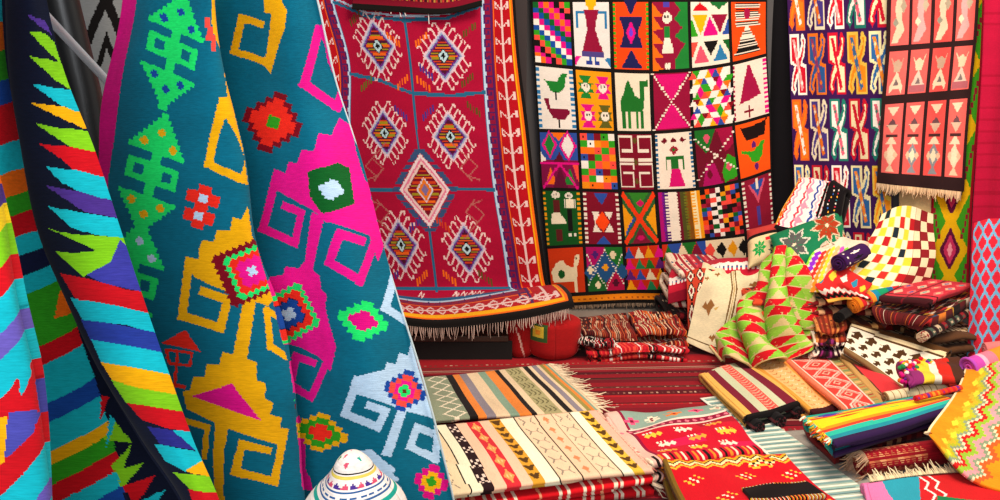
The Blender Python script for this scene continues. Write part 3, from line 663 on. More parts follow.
for (x, y), c in zip(((.26,.27),(.74,.27),(.28,.76),(.76,.76)),('1c7a2c','mg','mg','5d5a1c')):
    q.tri((x-.18,y-.2),(x+.18,y-.2),(x,y),c); q.tri((x-.18,y+.2),(x+.18,y+.2),(x,y),c); q.poly([(x-.22,y-.08),(x+.22,y-.08),(x+.14,y),(x+.22,y+.08),(x-.22,y+.08),(x-.14,y)],c); q.circ(x,y,.12,Wh,.08); q.circ(x-.04,y-.02,.02,'k'); q.circ(x+.04,y-.02,.02,'k')
cell(2,1,'e6d8c0'); CG='1c6a24'; q.poly([(.14,.5),(.2,.4),(.3,.2),(.38,.1),(.48,.22),(.56,.38),(.7,.42),(.72,.12),(.95,.1),(.95,.2),(.84,.22),(.8,.6),(.72,.66),(.16,.66)],CG)
for x in (.18,.34,.56,.7): q.rect(x,.64,x+.08,.96,CG if x in (.18,.7) else '2a7a2c')
cell(3,1,'8c0c34'); q.tri((.08,.02),(.92,.02),(.5,.48),'d00e6c'); q.tri((.08,.98),(.92,.98),(.5,.52),'d00e6c'); xdots(Wh, 20, .028)
cell(4,1,Wh); cc_ = ['or_','gr','mg','w','2a74a8','dr','ye']
for i in range(5):
    for j in range(8):
        x = i*.2+(.1 if j % 2 else 0); q.tri((x-.1,j/8+.125),(x+.1,j/8+.125),(x,j/8),['co','w','ye','2a4a9c','w','mg','gr'][(i+j*2) % 7]); q.tri((x,j/8),(x+.2,j/8),(x+.1,j/8+.125),['gr','w','mg','or_','w','dr','w'][(i+j*3) % 7])
cell(5,1,'ead8c8'); teeth(.9,.1,12,'mg'); teeth(0,.06,12,'9c1040'); q.poly([(.42,.05),(.5,.05),(.8,.62),(.16,.72)],'9c1040'); q.rect(.4,.78,.46,.98,'7a0c24'); q.rect(.3,.84,.58,.89,'7a0c24')
cell(0,2,'7a0c40'); q.poly([(0,.5),(0,0),(.5,0),(1,0),(1,.5)],'2a4a9c'); q.tri((.3,0),(.7,0),(.5,.16),'or_'); q.dia(.25,.22,.2,.26,'mg'); q.dia(.25,.22,.14,.2,'1c7a2c'); q.dia(.74,.24,.24,.28,'mg'); q.dia(.74,.24,.17,.22,'e4dcd8'); q.tri((0,.34),(.16,.5),(0,.54),'w'); q.tri((.5,.34),(.66,.54),(.34,.54),'5d0c24')
q.line([(0,.56),(1,.56)],.04,'mg'); q.tri((.1,.94),(.25,.62),(.42,.94),'or_'); q.tri((.6,.94),(.76,.64),(.92,.94),'1c7a2c'); q.line([(.5,.56),(.05,1)],.05,'mg'); q.line([(.5,.56),(.95,1)],.05,'mg'); q.tri((.3,1),(.5,.6),(.7,1),'5d0c30'); q.tri((.85,.58),(1,.58),(1,.94),'co')
cell(1,2,'k'); checks(5, 8, ['co','gr','or_','2a4a9c','w','or_','dr','e88a10'], 3)
for i in range(5):
    for j in range(8):
        if (i+2*j) % 3 == 0: q.rect(i/5+.07,j/8+.05,i/5+.12,j/8+.08,'k')
for i in range(5):
    for j in range(8):
        if (i+j) in (5, 6): q.rect(i/5,j/8,(i+1)/5,(j+1)/8,'gr' if (i+j) == 5 else 'co')
cell(2,2,'7a0c24')
q.line([(.02,.05),(.4,.05),(.4,.3),(.12,.3)],.045,Wh); q.line([(.02,.05),(.02,.46),(.42,.46)],.045,Wh); q.line([(.02,.54),(.42,.54)],.045,Wh); q.line([(.42,.54),(.42,.6)],.045,Wh); q.line([(.12,.7),(.4,.7),(.4,.95),(.02,.95),(.02,.54)],.045,Wh)
q.line([(.98,.05),(.6,.05),(.6,.3),(.88,.3)],.045,Wh); q.line([(.98,.05),(.98,.46),(.6,.46)],.045,Wh); q.line([(.98,.54),(.6,.54)],.045,Wh); q.line([(.88,.7),(.6,.7),(.6,.95),(.98,.95),(.98,.54)],.045,Wh)
for y in (.12,.5,.86): q.dia(.5,y,.06,.06,'5d4a1c')
cell(3,2,'eadccb'); teeth(0,.09,12,'1f5c86'); teeth(.91,.09,12,'1f5c86')
for x in (.26,.5,.74): q.dia(x,.14,.08,.05,'6a0c1c')
q.dia(.5,.3,.12,.09,'9c1430'); q.dia(.5,.3,.05,.04,'1c6a24'); q.rect(.4,.42,.6,.64,'1c6a24'); q.line([(.4,.44),(.28,.44),(.28,.64)],.04,'1c6a24'); q.line([(.6,.44),(.74,.44),(.74,.64)],.04,'1c6a24'); q.poly([(.42,.64),(.62,.64),(.74,.95),(.32,.95)],'d00e6c')
cell(4,2,'6a0c24'); q.poly([(.0,0),(.55,0),(.28,.42),(0,.2)],'1c6a24'); q.dia(.3,.16,.1,.08,'ro'); q.poly([(.65,1),(1,.92),(1,.6),(.8,.48),(.6,.8)],'2f9a1c'); q.dia(.8,.72,.1,.08,'ro'); q.poly([(.1,1),(.6,1),(.45,.62),(.25,.6)],'a80c5c'); q.dia(.3,.8,.08,.08,'6a0c24'); q.poly([(.55,0),(1,0),(1,.3),(.75,.45)],'9c0c3c')
for i in range(14): t = i/13; q.rect(t-.03,.15+t*.62,t+.03,.18+t*.62,Wh) ; q.rect(1-t-.03,.1+t*.75,1-t+.03,.13+t*.75,Wh)
cell(5,2,'f0520e'); q.poly([(.12,.05),(.25,.1),(.85,.05),(.92,.0),(.85,.3),(.3,.34),(.2,.2)],'1a0c0c'); q.circ(.5,.44,.07,'5a1c6c'); q.poly([(.1,.5),(.5,.56),(.72,.42),(.86,.42),(.78,.5),(.76,.66),(.62,.78),(.4,.76),(.32,.6),(.12,.56)],'2f9a1c'); q.circ(.55,.86,.07,'5a1c6c')
cell(0,3,'12501c'); teeth(0,.09,11,'e8960e'); teeth(.91,.09,11,'e8960e'); q.circ(.34,.07,.11,Wh,.07); q.circ(.7,.08,.1,Wh,.06); q.rect(.26,.16,.42,.38,'5a1c1c'); q.poly([(.2,.4),(.4,.38),(.56,.5),(.6,.6),(.16,.6)],'eadcc0'); q.rect(.28,.7,.46,.9,'5a1c1c'); q.rect(.62,.14,.82,.3,'eadcc0'); q.rect(.58,.14,.6,.3,Wh); q.rect(.86,.14,.88,.3,Wh); q.rect(.64,.32,.76,.72,'k'); q.rect(.64,.78,.7,.82,Wh); q.rect(.78,.78,.84,.82,Wh)
for x, y in ((.34,.07),(.7,.08)): q.circ(x-.03,y,.015,'k'); q.circ(x+.03,y,.015,'k')
cell(1,3,'7a0c24'); teeth(0,.1,11,Wh); teeth(.9,.1,11,Wh); q.tri((.3,.02),(.7,.02),(.5,.24),'2a4a9c'); q.tri((.5,.82),(.7,1),(.3,1),'2a4a9c'); q.tri((.24,.36),(.5,.42),(.3,.62),Wh)
for a in (((.22,.36),(.45,.36),(.3,.5)),((.78,.36),(.55,.36),(.7,.5)),((.22,.74),(.45,.74),(.3,.58)),((.78,.74),(.55,.74),(.7,.58))): q.tri(*a, Wh)
q.dia(.5,.55,.2,.2,'f0440e')
cell(2,3,'2a5a2c'); q.tri((0,.2),(.3,.5),(0,.85),'e8960e'); q.tri((1,.2),(.7,.5),(1,.85),'e8960e'); q.tri((.2,0),(.8,0),(.5,.4),'2f7a24'); q.dia(.55,.2,.14,.07,'c80c5c'); q.tri((.2,1),(.8,1),(.5,.66),'7a1430'); q.dia(.5,.88,.12,.07,'c80c5c'); q.line([(.05,.05),(.95,.95)],.11,'e8380e'); q.line([(.95,.05),(.05,.95)],.11,'e8380e')
for k in range(6): q.rect(.05+k*.05,.72-k*.05,.1+k*.05,.8-k*.05,'2a4a9c')
cell(3,3,'e6d2a8')
for x, c in ((0,'a80c6c'),(.12,'4a1c6c'),(.27,'e6dccb'),(.5,'6a0c24'),(.58,'4a4a1c'),(.72,'7a4a10'),(.82,'e8960e')): q.rect(x,0,x+.3,1,c)
teeth(.2,.14,16,'eadccb'); teeth(.42,.1,16,'eadccb'); teeth(.1,.08,16,'7a0c8c'); teeth(.66,.1,16,'6a6a1c'); teeth(.86,.1,16,'eadca8'); q.rect(.94,0,1,1,'eadca8')
cell(4,3,'k'); 
for i in range(8):
    for j in range(11): q.rect(i/8,j/11,(i+1)/8,(j+1)/11,['w','e8480e','k','w','9c1430','e8960e','w','2a4a9c','co'][(i*2+j*3)//2 % 9] if (i+j) % 2 else ['k','co','7a0c24','dg','k'][(i+j*2) % 5])
cell(5,3,'8c1430'); teeth(0,.08,11,Wh); teeth(.92,.08,11,Wh); q.tri((.2,.1),(.8,.06),(.5,.5),'ro'); q.tri((.26,.1),(.74,.06),(.5,.36),'2a4a9c'); q.rect(.45,.02,.55,.22,Wh); q.rect(.4,.55,.55,.9,'4a3a8c')
cell(0,4,'c8340e'); q.poly([(.06,.5),(.2,.3),(.4,.24),(.5,.36),(.7,.42),(.76,.16),(.9,.14),(.88,.3),(.8,.4),(.78,1),(.7,1),(.68,.74),(.1,.74)],'ead2ac'); q.circ(.34,.56,.1,'12501c',.09); q.circ(.8,.22,.02,'k')
cell(1,4,'12401c'); q.rect(0,0,.5,.5,'a80c5c'); q.rect(.5,0,1,.5,'1c6a24'); q.rect(0,.5,.5,1,'1c5a24'); q.rect(.5,.5,1,1,'a80c3c'); q.dia(.5,.45,.34,.36,'1f4c7c'); q.dia(.1,.55,.18,.2,'1f4c7c'); q.dia(.95,.55,.18,.2,'1f4c7c')
for t in range(14): 
    for s in (1, -1): q.rect(.5+s*t*.036-.02,.04+t*.06,.5+s*t*.036+.02,.07+t*.06,Wh); q.rect(.5+s*t*.036-.02,.92-t*.06,.5+s*t*.036+.02,.95-t*.06,Wh)
for x, y, c in ((.5,.45,'e8960e'),(.25,.15,'4a1c6c'),(.72,.16,'ead2ac'),(.28,.85,'ead2ac'),(.76,.82,'4a0c24'),(.1,.5,'ead2ac')): q.circ(x-.04,y,.05,c,.04); q.circ(x+.04,y,.05,c,.04); q.circ(x,y-.05,.05,c,.04); q.circ(x,y+.05,.05,c,.04)
cell(2,4,'c82c0e')
for i in range(4):
    for j in range(4): q.tri((i*.3-.05,j*.25+.25),(i*.3+.25,j*.25+.25),(i*.3+.1,j*.25),['2a4a9c','1c6a24','mg','ead2ac','5a1c6c','1c7a4c','e8960e'][(i*3+j*2) % 7])
cell(3,4,'c82c0e')
for i in range(3):
    for j in range(3): q.tri((i*.34,j*.34+.34),(i*.34+.34,j*.34+.34),(i*.34+.17,j*.34),['1c6a24','ead2ac','7a1430','e8960e','mg'][(i+j*2) % 5]); q.tri((i*.34+.17,j*.34),(i*.34+.5,j*.34),(i*.34+.34,j*.34+.34),['2a4a9c','co','1c6a24','e8960e'][(i*2+j) % 4])
cell(4,4,'ead2ac'); 
for i in range(4): q.dia(.1+i*.28,.2,.13,.17,['co','k','e8960e','k'][i]); q.dia(.1+i*.28,.62,.13,.2,['k','1c6a24','mg','co'][i])
cell(5,4,'7a1430'); teeth(0,.12,9,Wh); q.dia(.55,.25,.2,.18,'ead2ac'); q.dia(.55,.25,.1,.1,'5a5a1c'); q.dia(.55,.75,.22,.2,'e8480e')
q.frame(); q.rect(0,5.02,6,5.06,'k'); q.rect(0,5.06,6,5.3,'d8780e'); q.rect(0,5.3,6,5.5,'k')
for k in range(40): q.rect(k*.15,5.14,k*.15+.05,5.2,'9c4a0e')
GR = [(-30,[529,569,609,650,690,731,769],[-66]*7,-1),(-1,[531,571,611,650,689,730,768],[0]*7,0),(64,[534,574,613,651,691,732,768],[64,68,71,72,70,64,55],1),(130,[538,578,616,653,693,734,771],[130,131,132,132,129,124,114],2),
 (190,[541,581,620,656,698,740,772],[189,190,191,191,189,181,170],3),(247,[546,584,624,660,704,746,775],[248,246,246,244,240,235,226],4),(291,[577-26,587,627,664,708,750,780],[295,293,291,291,290,287,280],5)]
net = []
for y, xs, ys, v in GR[1:]:
    net.append([(PY(a, b, 4.93 - (.03 if i % 2 else 0)*(v/5)), i, v) for i, (a, b) in enumerate(zip(xs, ys))])
net.insert(0, [(PY(a, -58, 4.95), i, 0) for i, a in enumerate(GR[0][1])])
net.append([(PY(a, b+8, 4.9), i, 5.28) for i, (a, b) in enumerate(zip([553,588,628,665,709,751,781], GR[-1][2]))])
net.append([(PY(a, b+12, 4.9), i, 5.5) for i, (a, b) in enumerate(zip([553,588,628,665,709,751,781], GR[-1][2]))])
# above the first row the kilim carries on: repeat its top row of squares
q2 = Cv(0, -1, 6, 5.5, 46, 'k', 66); q2.a[:] = np.concatenate([q.a[66*3:66*4][:, ::-1], q.a])[:q2.Hh]
for i in range(7): net[0][i] = (net[0][i][0], i, -.9)
pic, GP = cloth('wall_rug', net, q2, 300, 420, thick=.006, disp=lambda u, v, K: ripple(41, u, v, 1.4, .010, 1.5, .6), label='patchwork picture kilim of squares with camel, birds and figures on the back wall', cat='rug', group='rugs hanging on the walls')
fringe(pic, GP[-1, 15:-3:8], (0, -.2, -1), .03, 150, 'b89a80', 4, .002, .3, z_min=.012)

# ------------------------------------------------------------------ right wall hangings
pp = Cv(0, 0, 5, 6, 34, '3a1450', 50)
sets = [('f07a1c','e8641c','f4e8dc'),('2a5c9c','f0781c','8c3a6c'),('c8142c','f4ece4','f0a0a0'),('f2e0b4','c81430','c8142c'),('2a64a4','f0e4b0','f08a2c'),('f4ece4','1c7a6a','e0607a'),('f0901c','e8c04a','3a6a9c'),('4a3a8c','f2e6c8','e8741c')]
rr2 = random.Random(5)
tone = [[0,7,2,5,3],[2,1,3,6,4],[0,7,5,3,5],[4,3,2,4,6],[6,0,7,3,6],[2,5,4,0,1]]
for c_ in range(5):
    for r_ in range(6):
        a, b, d = sets[tone[r_][c_]]
        q_ = pp.frame(c_+.04, r_+.01, (.92, 0), (0, .99))
        O = [(.02,.03),(.58,.03),(.60,.30),(.72,.18),(.68,.1),(.80,.02),(.98,.12),(.9,.34),(.74,.47),(.98,.50),(.98,.98),(.44,.98),(.42,.72),(.3,.82),(.34,.9),(.2,.98),(.02,.88),(.12,.66),(.28,.52),(.02,.48)]
        q_.poly(O, b)
        I = [(.11,.08),(.46,.08),(.50,.42),(.66,.36),(.84,.2),(.78,.12),(.86,.1),(.9,.14),(.82,.32),(.62,.52),(.9,.56),(.9,.93),(.54,.93),(.5,.6),(.36,.66),(.18,.82),(.24,.9),(.16,.9),(.1,.84),(.2,.68),(.4,.5),(.11,.44)]
        q_.poly(I, a); q_.poly([(.18,.12),(.34,.12),(.8,.88),(.64,.9)], d)
        for k in range(4): q_.dia(.3+.13*k,.22+.19*k,.06,.05,b)
pnet = []
XT = [(786,793,800),(804,811,817),(824,831,836),(844,851,856),(866,872,876),(890,892,894)]
for v in (0, 1, 2, 3, 4, 5, 6):
    y0 = -33 + v*65
    row = []
    for i in range(6):
        t = v/6; x = XT[i][0]*(1-t) + XT[i][2]*t
        row.append((PW(x, y0 - i*(1.3 - .5*v), .03 if i % 2 else .055), i, v))
    pnet.append(row)
# stop at the ground
pnet = pnet[:6]
prp, _ = cloth('wall_rug', pnet, pp, 170, 300, thick=.006, disp=lambda u, v, K: ripple(51, u, v, 1.2, .006), label='deep purple kilim with columns of angular orange, blue and white figures in the corner', cat='rug', group='rugs hanging on the walls')
gg = Cv(0, 0, 10, 60, 8, '3f9a1c', 5); gg.frame()
for k in range(0, 6):
    y = 5 + k*11
    for s in (1, -1):
        gg.line([(5, y-6), (5+s*3.6, y), (5, y+6)], 1.6, 'e8b40e'); 
        for j in range(5): gg.rect(5+s*(4.2-j*.35)-.3, y-8+j*1.2, 5+s*(4.2-j*.35)+.3, y-7+j*1.2, '8c1c2c')
    gg.dia(5, y, 2.6, 4.6, '5d1038'); gg.dia(5, y, 1.7, 3.2, 'c8305c'); gg.dia(5, y, .8, 1.6, 'lp')
gg.rect(0, 0, .6, 60, '9c0c24'); gg.rect(9.4, 0, 10, 60, '9c0c24')
gnet = [[(PW(x0 + (x1-x0)*u + dx, y, .03 if u in (0, 1) else .045), u*10, v) for u in (0, .5, 1)] for (x0, x1, dx), y, v in zip([(942,986,0),(938,984,0),(935,980,0),(932,974,0),(930,970,0),(929,968,0)], (-30, 40, 110, 180, 245, 300), (0, 12, 24, 36, 48, 60))]
grn, _ = cloth('wall_rug', gnet, gg, 60, 260, thick=.005, label='narrow bright green runner with yellow crossing lozenges behind the pink rug', cat='rug', group='rugs hanging on the walls')
kk = Cv(0, 0, 96, 190, 1.9, 'e8585a'); kk.frame()
BRN = '2e1a1c'; K1 = 'f2d6b8'; K2 = '9a8a8c'
def col_strip(x0, x1, ya, yb, kind):
    cx = (x0+x1)/2; w = (x1-x0)/2
    kk.poly([(cx-w*.6, ya+1), (cx+w*.6, ya+1), (cx+w*.2, ya+(yb-ya)*.25), (cx-w*.2, ya+(yb-ya)*.25)], K1 if kind % 2 else K2)
rk = random.Random(9)
ROWS = [(-28, 46), (54, 95), (103, 172)]
ROWS = [(0, 50), (56, 96), (103, 168)]
kk.rect(0, 0, 96, 190, BRN)
for ri, (ya, yb) in enumerate(ROWS):
    for ci in range(4):
        x0 = 4 + ci*23; x1 = x0 + 19.5; cx = (x0+x1)/2
        kk.rect(x0, ya, x1, yb, ['ee6a66','e8605c','ea5450','ee6660'][ci])
        L = yb - ya
        if ri == 0:
            kk.poly([(cx-2, ya), (cx+6, ya), (cx+2, ya+22), (cx+5, ya+36), (cx-2, yb-2), (cx-8, yb-2), (cx-3, ya+30), (cx-5, ya+14)], K1 if ci in (0, 2) else 'c8a0a0')
            kk.dia(cx+4, ya+L*.25, 3.4, 6, 'b8a890'); kk.dia(cx-4, ya+L*.55, 3, 5, K1 if ci % 2 else '9a9a8a')
        if ri == 1:
            kk.poly([(cx-7, ya+4), (cx-4, ya+10), (cx, ya+7), (cx+4, ya+10), (cx+7, ya+4), (cx+3, ya+18), (cx-3, ya+18)], 'ecc8a8' if ci % 2 else 'c8a890')
            kk.poly([(cx, ya+18), (cx+7, ya+32), (cx+6, yb-2), (cx+3, yb-6), (cx-3, yb-6), (cx-6, yb-2), (cx-7, ya+32)], K1 if ci % 2 == 0 else 'd8c0b0'); kk.tri((cx, ya+25), (cx+3, ya+31), (cx-3, ya+31), '7a6a6a')
            if ci % 2: kk.rect(x0+1, yb-8, x1-1, yb-1, 'b0606a')
        if ri == 2:
            for k, (yy, s) in enumerate(((4, 1), (14, -1), (20, 1), (30, -1))): kk.tri((cx-6, ya+yy+(0 if s > 0 else 8)), (cx+6, ya+yy+(0 if s > 0 else 8)), (cx, ya+yy+(8 if s > 0 else 0)), (K1, '6a4a50', 'd8b8a0', K1)[k])
            kk.rect(cx-6, ya+29, cx+6, ya+31, '4a2a2c'); kk.dia(cx, ya+48, 6.5, 11, K1 if ci in (0, 3) else '8a9098'); kk.dia(cx, ya+48, 3.6, 6.5, 'f0e0c0'); kk.dia(cx-5, ya+48, 2.5, 4, 'e8c0a0'); kk.dia(cx+5, ya+48, 2.5, 4, 'e8c0a0'); kk.tri((cx-5, yb-1), (cx+5, yb-1), (cx, yb-9), 'e8c8a8' if ci % 3 == 0 else '8a9098')
for ya, yb in ((50, 56), (96, 103), (168, 180)): kk.rect(0, ya, 96, yb, BRN)
kk.rect(0, 0, 96, .5, BRN)
knet = []
for y, v, xl, xr, dy in ((-46,0,889,981,-6),(0,4+0,887,979,-5),(49,53,886,976,-7),(101,100,882,971,-7),(143,140,879,967,0),(172,168,877,965,6),(183,180,876,964,9)):
    knet.append([(PW(xl+(xr-xl)*u, y + dy*u, (.09, .11, .085, .11, .09)[i]), 96*u, v if v > 4 else (0 if v == 0 else 8)) for i, u in enumerate((0, .25, .5, .75, 1))])
# upper part carries on with its own strips
pnk, KP = cloth('wall_rug', knet, kk, 150, 260, thick=.006, disp=lambda u, v, K: ripple(61, u, v, 1.3, .006, 1.5, .5), label='coral pink kilim with dark brown bands and figures hung high on the right wall', cat='rug', group='rugs hanging on the walls')
fringe(pnk, KP[-1, ::12], (0, 0, -1), .05, 110, 'ecc8a0', 7, .0028, .25)
cm = Cv(0, 0, 10, 30, 6, 'b01038'); cm.frame()
for k in range(30): cm.rect(0, k+.3, 10, k+.42, 'a00c30')
crm, _ = cloth('wall_cloth', [[(PW(x, y, o), u, v) for x, u, o in ((xl, 0, .16), (xl+28, 3, .17), (xl+60, 6, .16), (xl+110, 10, .17))] for y, xl, v in ((-40,985,0),(60,982,10),(150,977,18),(230,972,24),(330,968,30))], cm, 60, 150, thick=.003, disp=lambda u, v, K: ripple(71, u, v*.3, 3, .006), label='plain crimson cloth hanging at the far right edge', cat='cloth')
# blue and red lattice blanket standing against the crimson cloth
la = Cv(0, 0, 40, 140, 3, '6fb4dc'); la.frame()
for j in range(-1, 16):
    for i in range(-1, 6):
        x = i*10 + (5 if j % 2 else 0); y = j*12
        la.sd(x, y, 4.1, 7.6, 5, 'e0283c')
lnet = [[(PY(x0 + dx, y + dy, Yd), u, v) for dx, u, dy, Yd in ((0, 0, 4, Y0), (14, 14, 0, Y0-.05), (30, 28, 0, Y0-.04), (48, 40, 3, Y0))] for y, x0, v, Y0 in ((219,974,0,4.0),(250,972,32,3.95),(290,970,72,3.9),(330,968,110,3.86),(362,966,140,3.84))]
lat, _ = cloth('lattice_blanket', lnet, la, 110, 260, thick=.02, mat=FELT, label='sky blue blanket with red diamond lattice standing at the right edge', cat='blanket')
# beige panel low between the wall rugs
pc = Cv(0, 0, 10, 10, 4, 'ecc890')
bg_, _ = cloth('plain_cloth', [[(PW(x, y, .02), u, v) for x, u in ((899, 0), (916, 5), (936, 10))] for y, v in ((150, 0), (200, 5), (262, 10))], pc, 30, 60, thick=.004, label='plain beige cloth panel showing below the pink kilim fringe', cat='cloth')

dk = Cv(0,0,10,10,1,'0d0b10')
drk, _ = cloth('hanging_cloth', [[(PW(x, y, o), x/100, y/100) for x, o in ((762, -.02), (772, .05), (784, .035), (800, .02))] for y in (-60, 80, 180, 300)], dk, 40, 60, thick=.004, disp=lambda u, v, K: ripple(77, u, v*.3, 2, .006), label='narrow black cloth hanging in the corner beside the purple kilim', cat='cloth')
# ------------------------------------------------------------------ things on the floor
def FC(bg, ru=120, rv=160): c = Cv(0, 0, 1, 1, ru, bg, rv); c.frame(); return c
def vbands(c, L):                                   # stripes across v: [(v0, colour), ...]
    for (a, k), (b, _) in zip(L[:-1], L[1:]): c.rect(0, a, 1, b, k)
def ubands(c, L):
    for (a, k), (b, _) in zip(L[:-1], L[1:]): c.rect(a, 0, b, 1, k)
def Q(z, *pts): return [PZ(x, y, z) for x, y in pts]
def under(P4, z, grow=0.0):
    P4 = [np.array(p) for p in P4]; m = sum(P4)/4
    return [np.array([p[0]+(p[0]-m[0])*grow, p[1]+(p[1]-m[1])*grow, z]) for p in P4]

# big madder-red striped kilim over the ground
fk = Cv(-1.3, 2.3, 1.75, 4.75, 220, '7a1020', 420); fk.frame()
rf = random.Random(3); y = 2.3
pal = ['8c1220','6a0e1c','a5141f','54101a','8c1220','7a2a26','b01a22','4a1218','7a1020','5c2a24']
while y < 4.75:
    h = rf.choice((.02, .03, .05, .07)); c_ = rf.choice(pal); fk.rect(-1.3, y, 1.75, y+h, c_)
    if rf.random() < .4:
        for k in range(120): fk.rect(-1.3+k*.0256, y+h*.35, -1.3+k*.0256+rf.choice((.008,.014)), y+h*.65, rf.choice(('a06a58','c8a088','6a3a30')))
    elif rf.random() < .35: fk.rect(-1.3, y, 1.75, y+.007, rf.choice(('b88a78','2a0c12','c82a2a')))
    y += h
def kn(X, Y): return (np.array([X, Y + .05*X, .007]), X, Y)
kil, _ = cloth('floor_rug', [[kn(X, Y) for X in (-1.15, -.4, .4, 1.0, 1.65)] for Y in (2.45, 3.0, 3.5, 4.0, 4.30)], fk, 500, 420, thick=.006, mat=WOOL, disp=lambda u, v, K: np.abs(ripple(81, u, v, 1.4, .0015)), label='large dark red kilim with narrow stripes spread over the floor', cat='rug', group=None)

# pale striped kilim behind
c = FC('ecd2ac', 90, 340)
v = lambda x: (x-380)/169.
L = [(0,'8f9a80'),(v(443),'1a1210'),(v(450),'ee8a3a'),(v(457),'8f8690'),(v(464),'ecd2ac'),(v(475),'8aa890'),(v(483),'ee8a3a'),(v(492),'1c1412'),(v(497),'ecd2ac'),(v(503),'b0a878'),(v(517),'ecd2ac'),(v(521),'1c1412'),(v(526),'ecd2ac'),(v(530),'8f8690'),(v(535),'ecd2ac'),(v(538),'9a8f4a'),(v(541.5),'ee8a3a'),(v(544.5),'8aa890'),(v(546.5),'ecd2ac'),(1,'k')]
vbands(c, L)
for k in range(6):
    y0, y1 = v(425), v(442); x0 = k/6; c.line([(x0, (y0+y1)/2), (x0+1/12, y0), (x0+1/6, (y0+y1)/2), (x0+1/12, y1), (x0, (y0+y1)/2)], .012, 'f2e4c8')
    c.line([(x0, v(400)), (x0+1/12, v(390)), (x0+1/6, v(400))], .012, 'f2e4c8')
    for j in range(3): c.line([(x0+.03, v(505+j*4)), (x0+.1, v(507+j*4)), (x0+.14, v(504+j*4))], .008, '6a6440')
pale, PP = folded('folded_rug', Q(.04, (380,382),(388,423),(601,410),(549,364)), c, 2, .016, 90, 230, 'pale kilim with narrow orange, black, grey and green stripes lying behind the cream one', group=None, seed=3, mat=COARSE, jit=.01)
fringe(pale, PP[-1, 0:90:6], (1, .1, -.25), .075, 90, 'ecd4b4', 11, .003, .55, z_min=.012)
# cream rug with figure columns, folded, front left
c = FC('f2cfae', 150, 420); v = lambda x: (x-437)/215.
vbands(c, [(0,'ecd4ac'),(v(468),'1c1412'),(v(469.3),'f8f0d0'),(v(480),'2a1418'),(v(491),'f4c8a8'),(v(503),'d8303a'),(v(518),'f4c8a8'),(v(529),'e0a030'),(v(541),'faf2d4'),(v(556),'1c1412'),(v(557.3),'f2d0ac'),(v(579),'1c1412'),(v(580.2),'f4cca8'),(v(597),'1c1412'),(v(598.3),'f2d0ac'),(v(620),'1c1412'),(v(621.3),'faf2d4'),(v(632),'e8b83c'),(v(643),'f0b8a0'),(1,'k')])
for k in range(6):
    u0 = (k+.5)/6
    for x in (452, 568, 609):
        for s in (-1, 1): c.line([(u0-.05, v(x)+s*.032), (u0, v(x)+s*.014), (u0+.05, v(x)+s*.032)], .007, '9a8a78')
        c.line([(u0, v(x)-.02), (u0, v(x)+.02)], .007, '9a8a78')
    c.dia(u0, v(588.5), .045, .018, 'e88a5a'); c.dia(u0+.05, v(588.5), .02, .009, 'e8a07a')
for k in range(5):
    u0 = (k+.5)/5; c.dia(u0, v(510.5), .075, .026, 'f0a05a'); c.dia(u0, v(510.5), .04, .013, 'f4d090'); c.rect(u0-.09, v(509.5), u0+.09, v(511.5), 'f0a05a')
    for j in range(3): 
        for i in range(3):
            if (i+j) % 2 == 0: c.rect(u0-.05+i*.035, v(481.5+j*3), u0-.02+i*.035, v(484+j*3), 'f2d8c8')
for k in range(9):
    u0 = (k+.5)/9
    for x in (535, 637.5): c.line([(u0-.03, v(x)-.016), (u0+.02, v(x)), (u0-.03, v(x)+.016)], .02, '5a3a14'); c.line([(u0-.02, v(x)), (u0+.03, v(x))], .012, '5a3a14')
CQ = Q(.125, (405,427),(437,492),(652,467),(597,411))
cream, CP = folded('folded_rug', CQ, c, 2, .02, 150, 300, 'cream folded rug with columns of tiny figures and a red flowered band, front left', seed=4, jit=.01)
fringe(cream, CP[-1, 0:150:10], (1, .25, -1), .05, 110, 'e8a898', 12, .0028, .5, cols=['ecc8b0','e07a70','f0dcc8'], z_min=.02)
c = FC('d81420', 60, 320)
for x in (454,462,482,490,500,510,555,563,580,588,612,618,634,640): c.rect(0, v(x), 1, v(x+3.4), 'f4e0c8')
for x in (472,536,600): c.dia(.96, v(x), .05, .012, 'f0a07a'); c.dia(.5, v(x), .1, .012, 'f0a07a')
RQ = under(CQ, .085, .012)
redf, _ = folded('folded_rug', RQ, c, 3, .027, 60, 260, 'bright red folded rug with paired white stripes underneath the cream figured one', seed=6, jit=.012)
fringe(redf, [RQ[2]+np.array([0,.0,-.03]), RQ[2]*.6+RQ[3]*.4+np.array([0,0,-.03])], (1, -.1, -.6), .09, 60, 'd8c0a8', 13, .003, .6, z_min=.012)

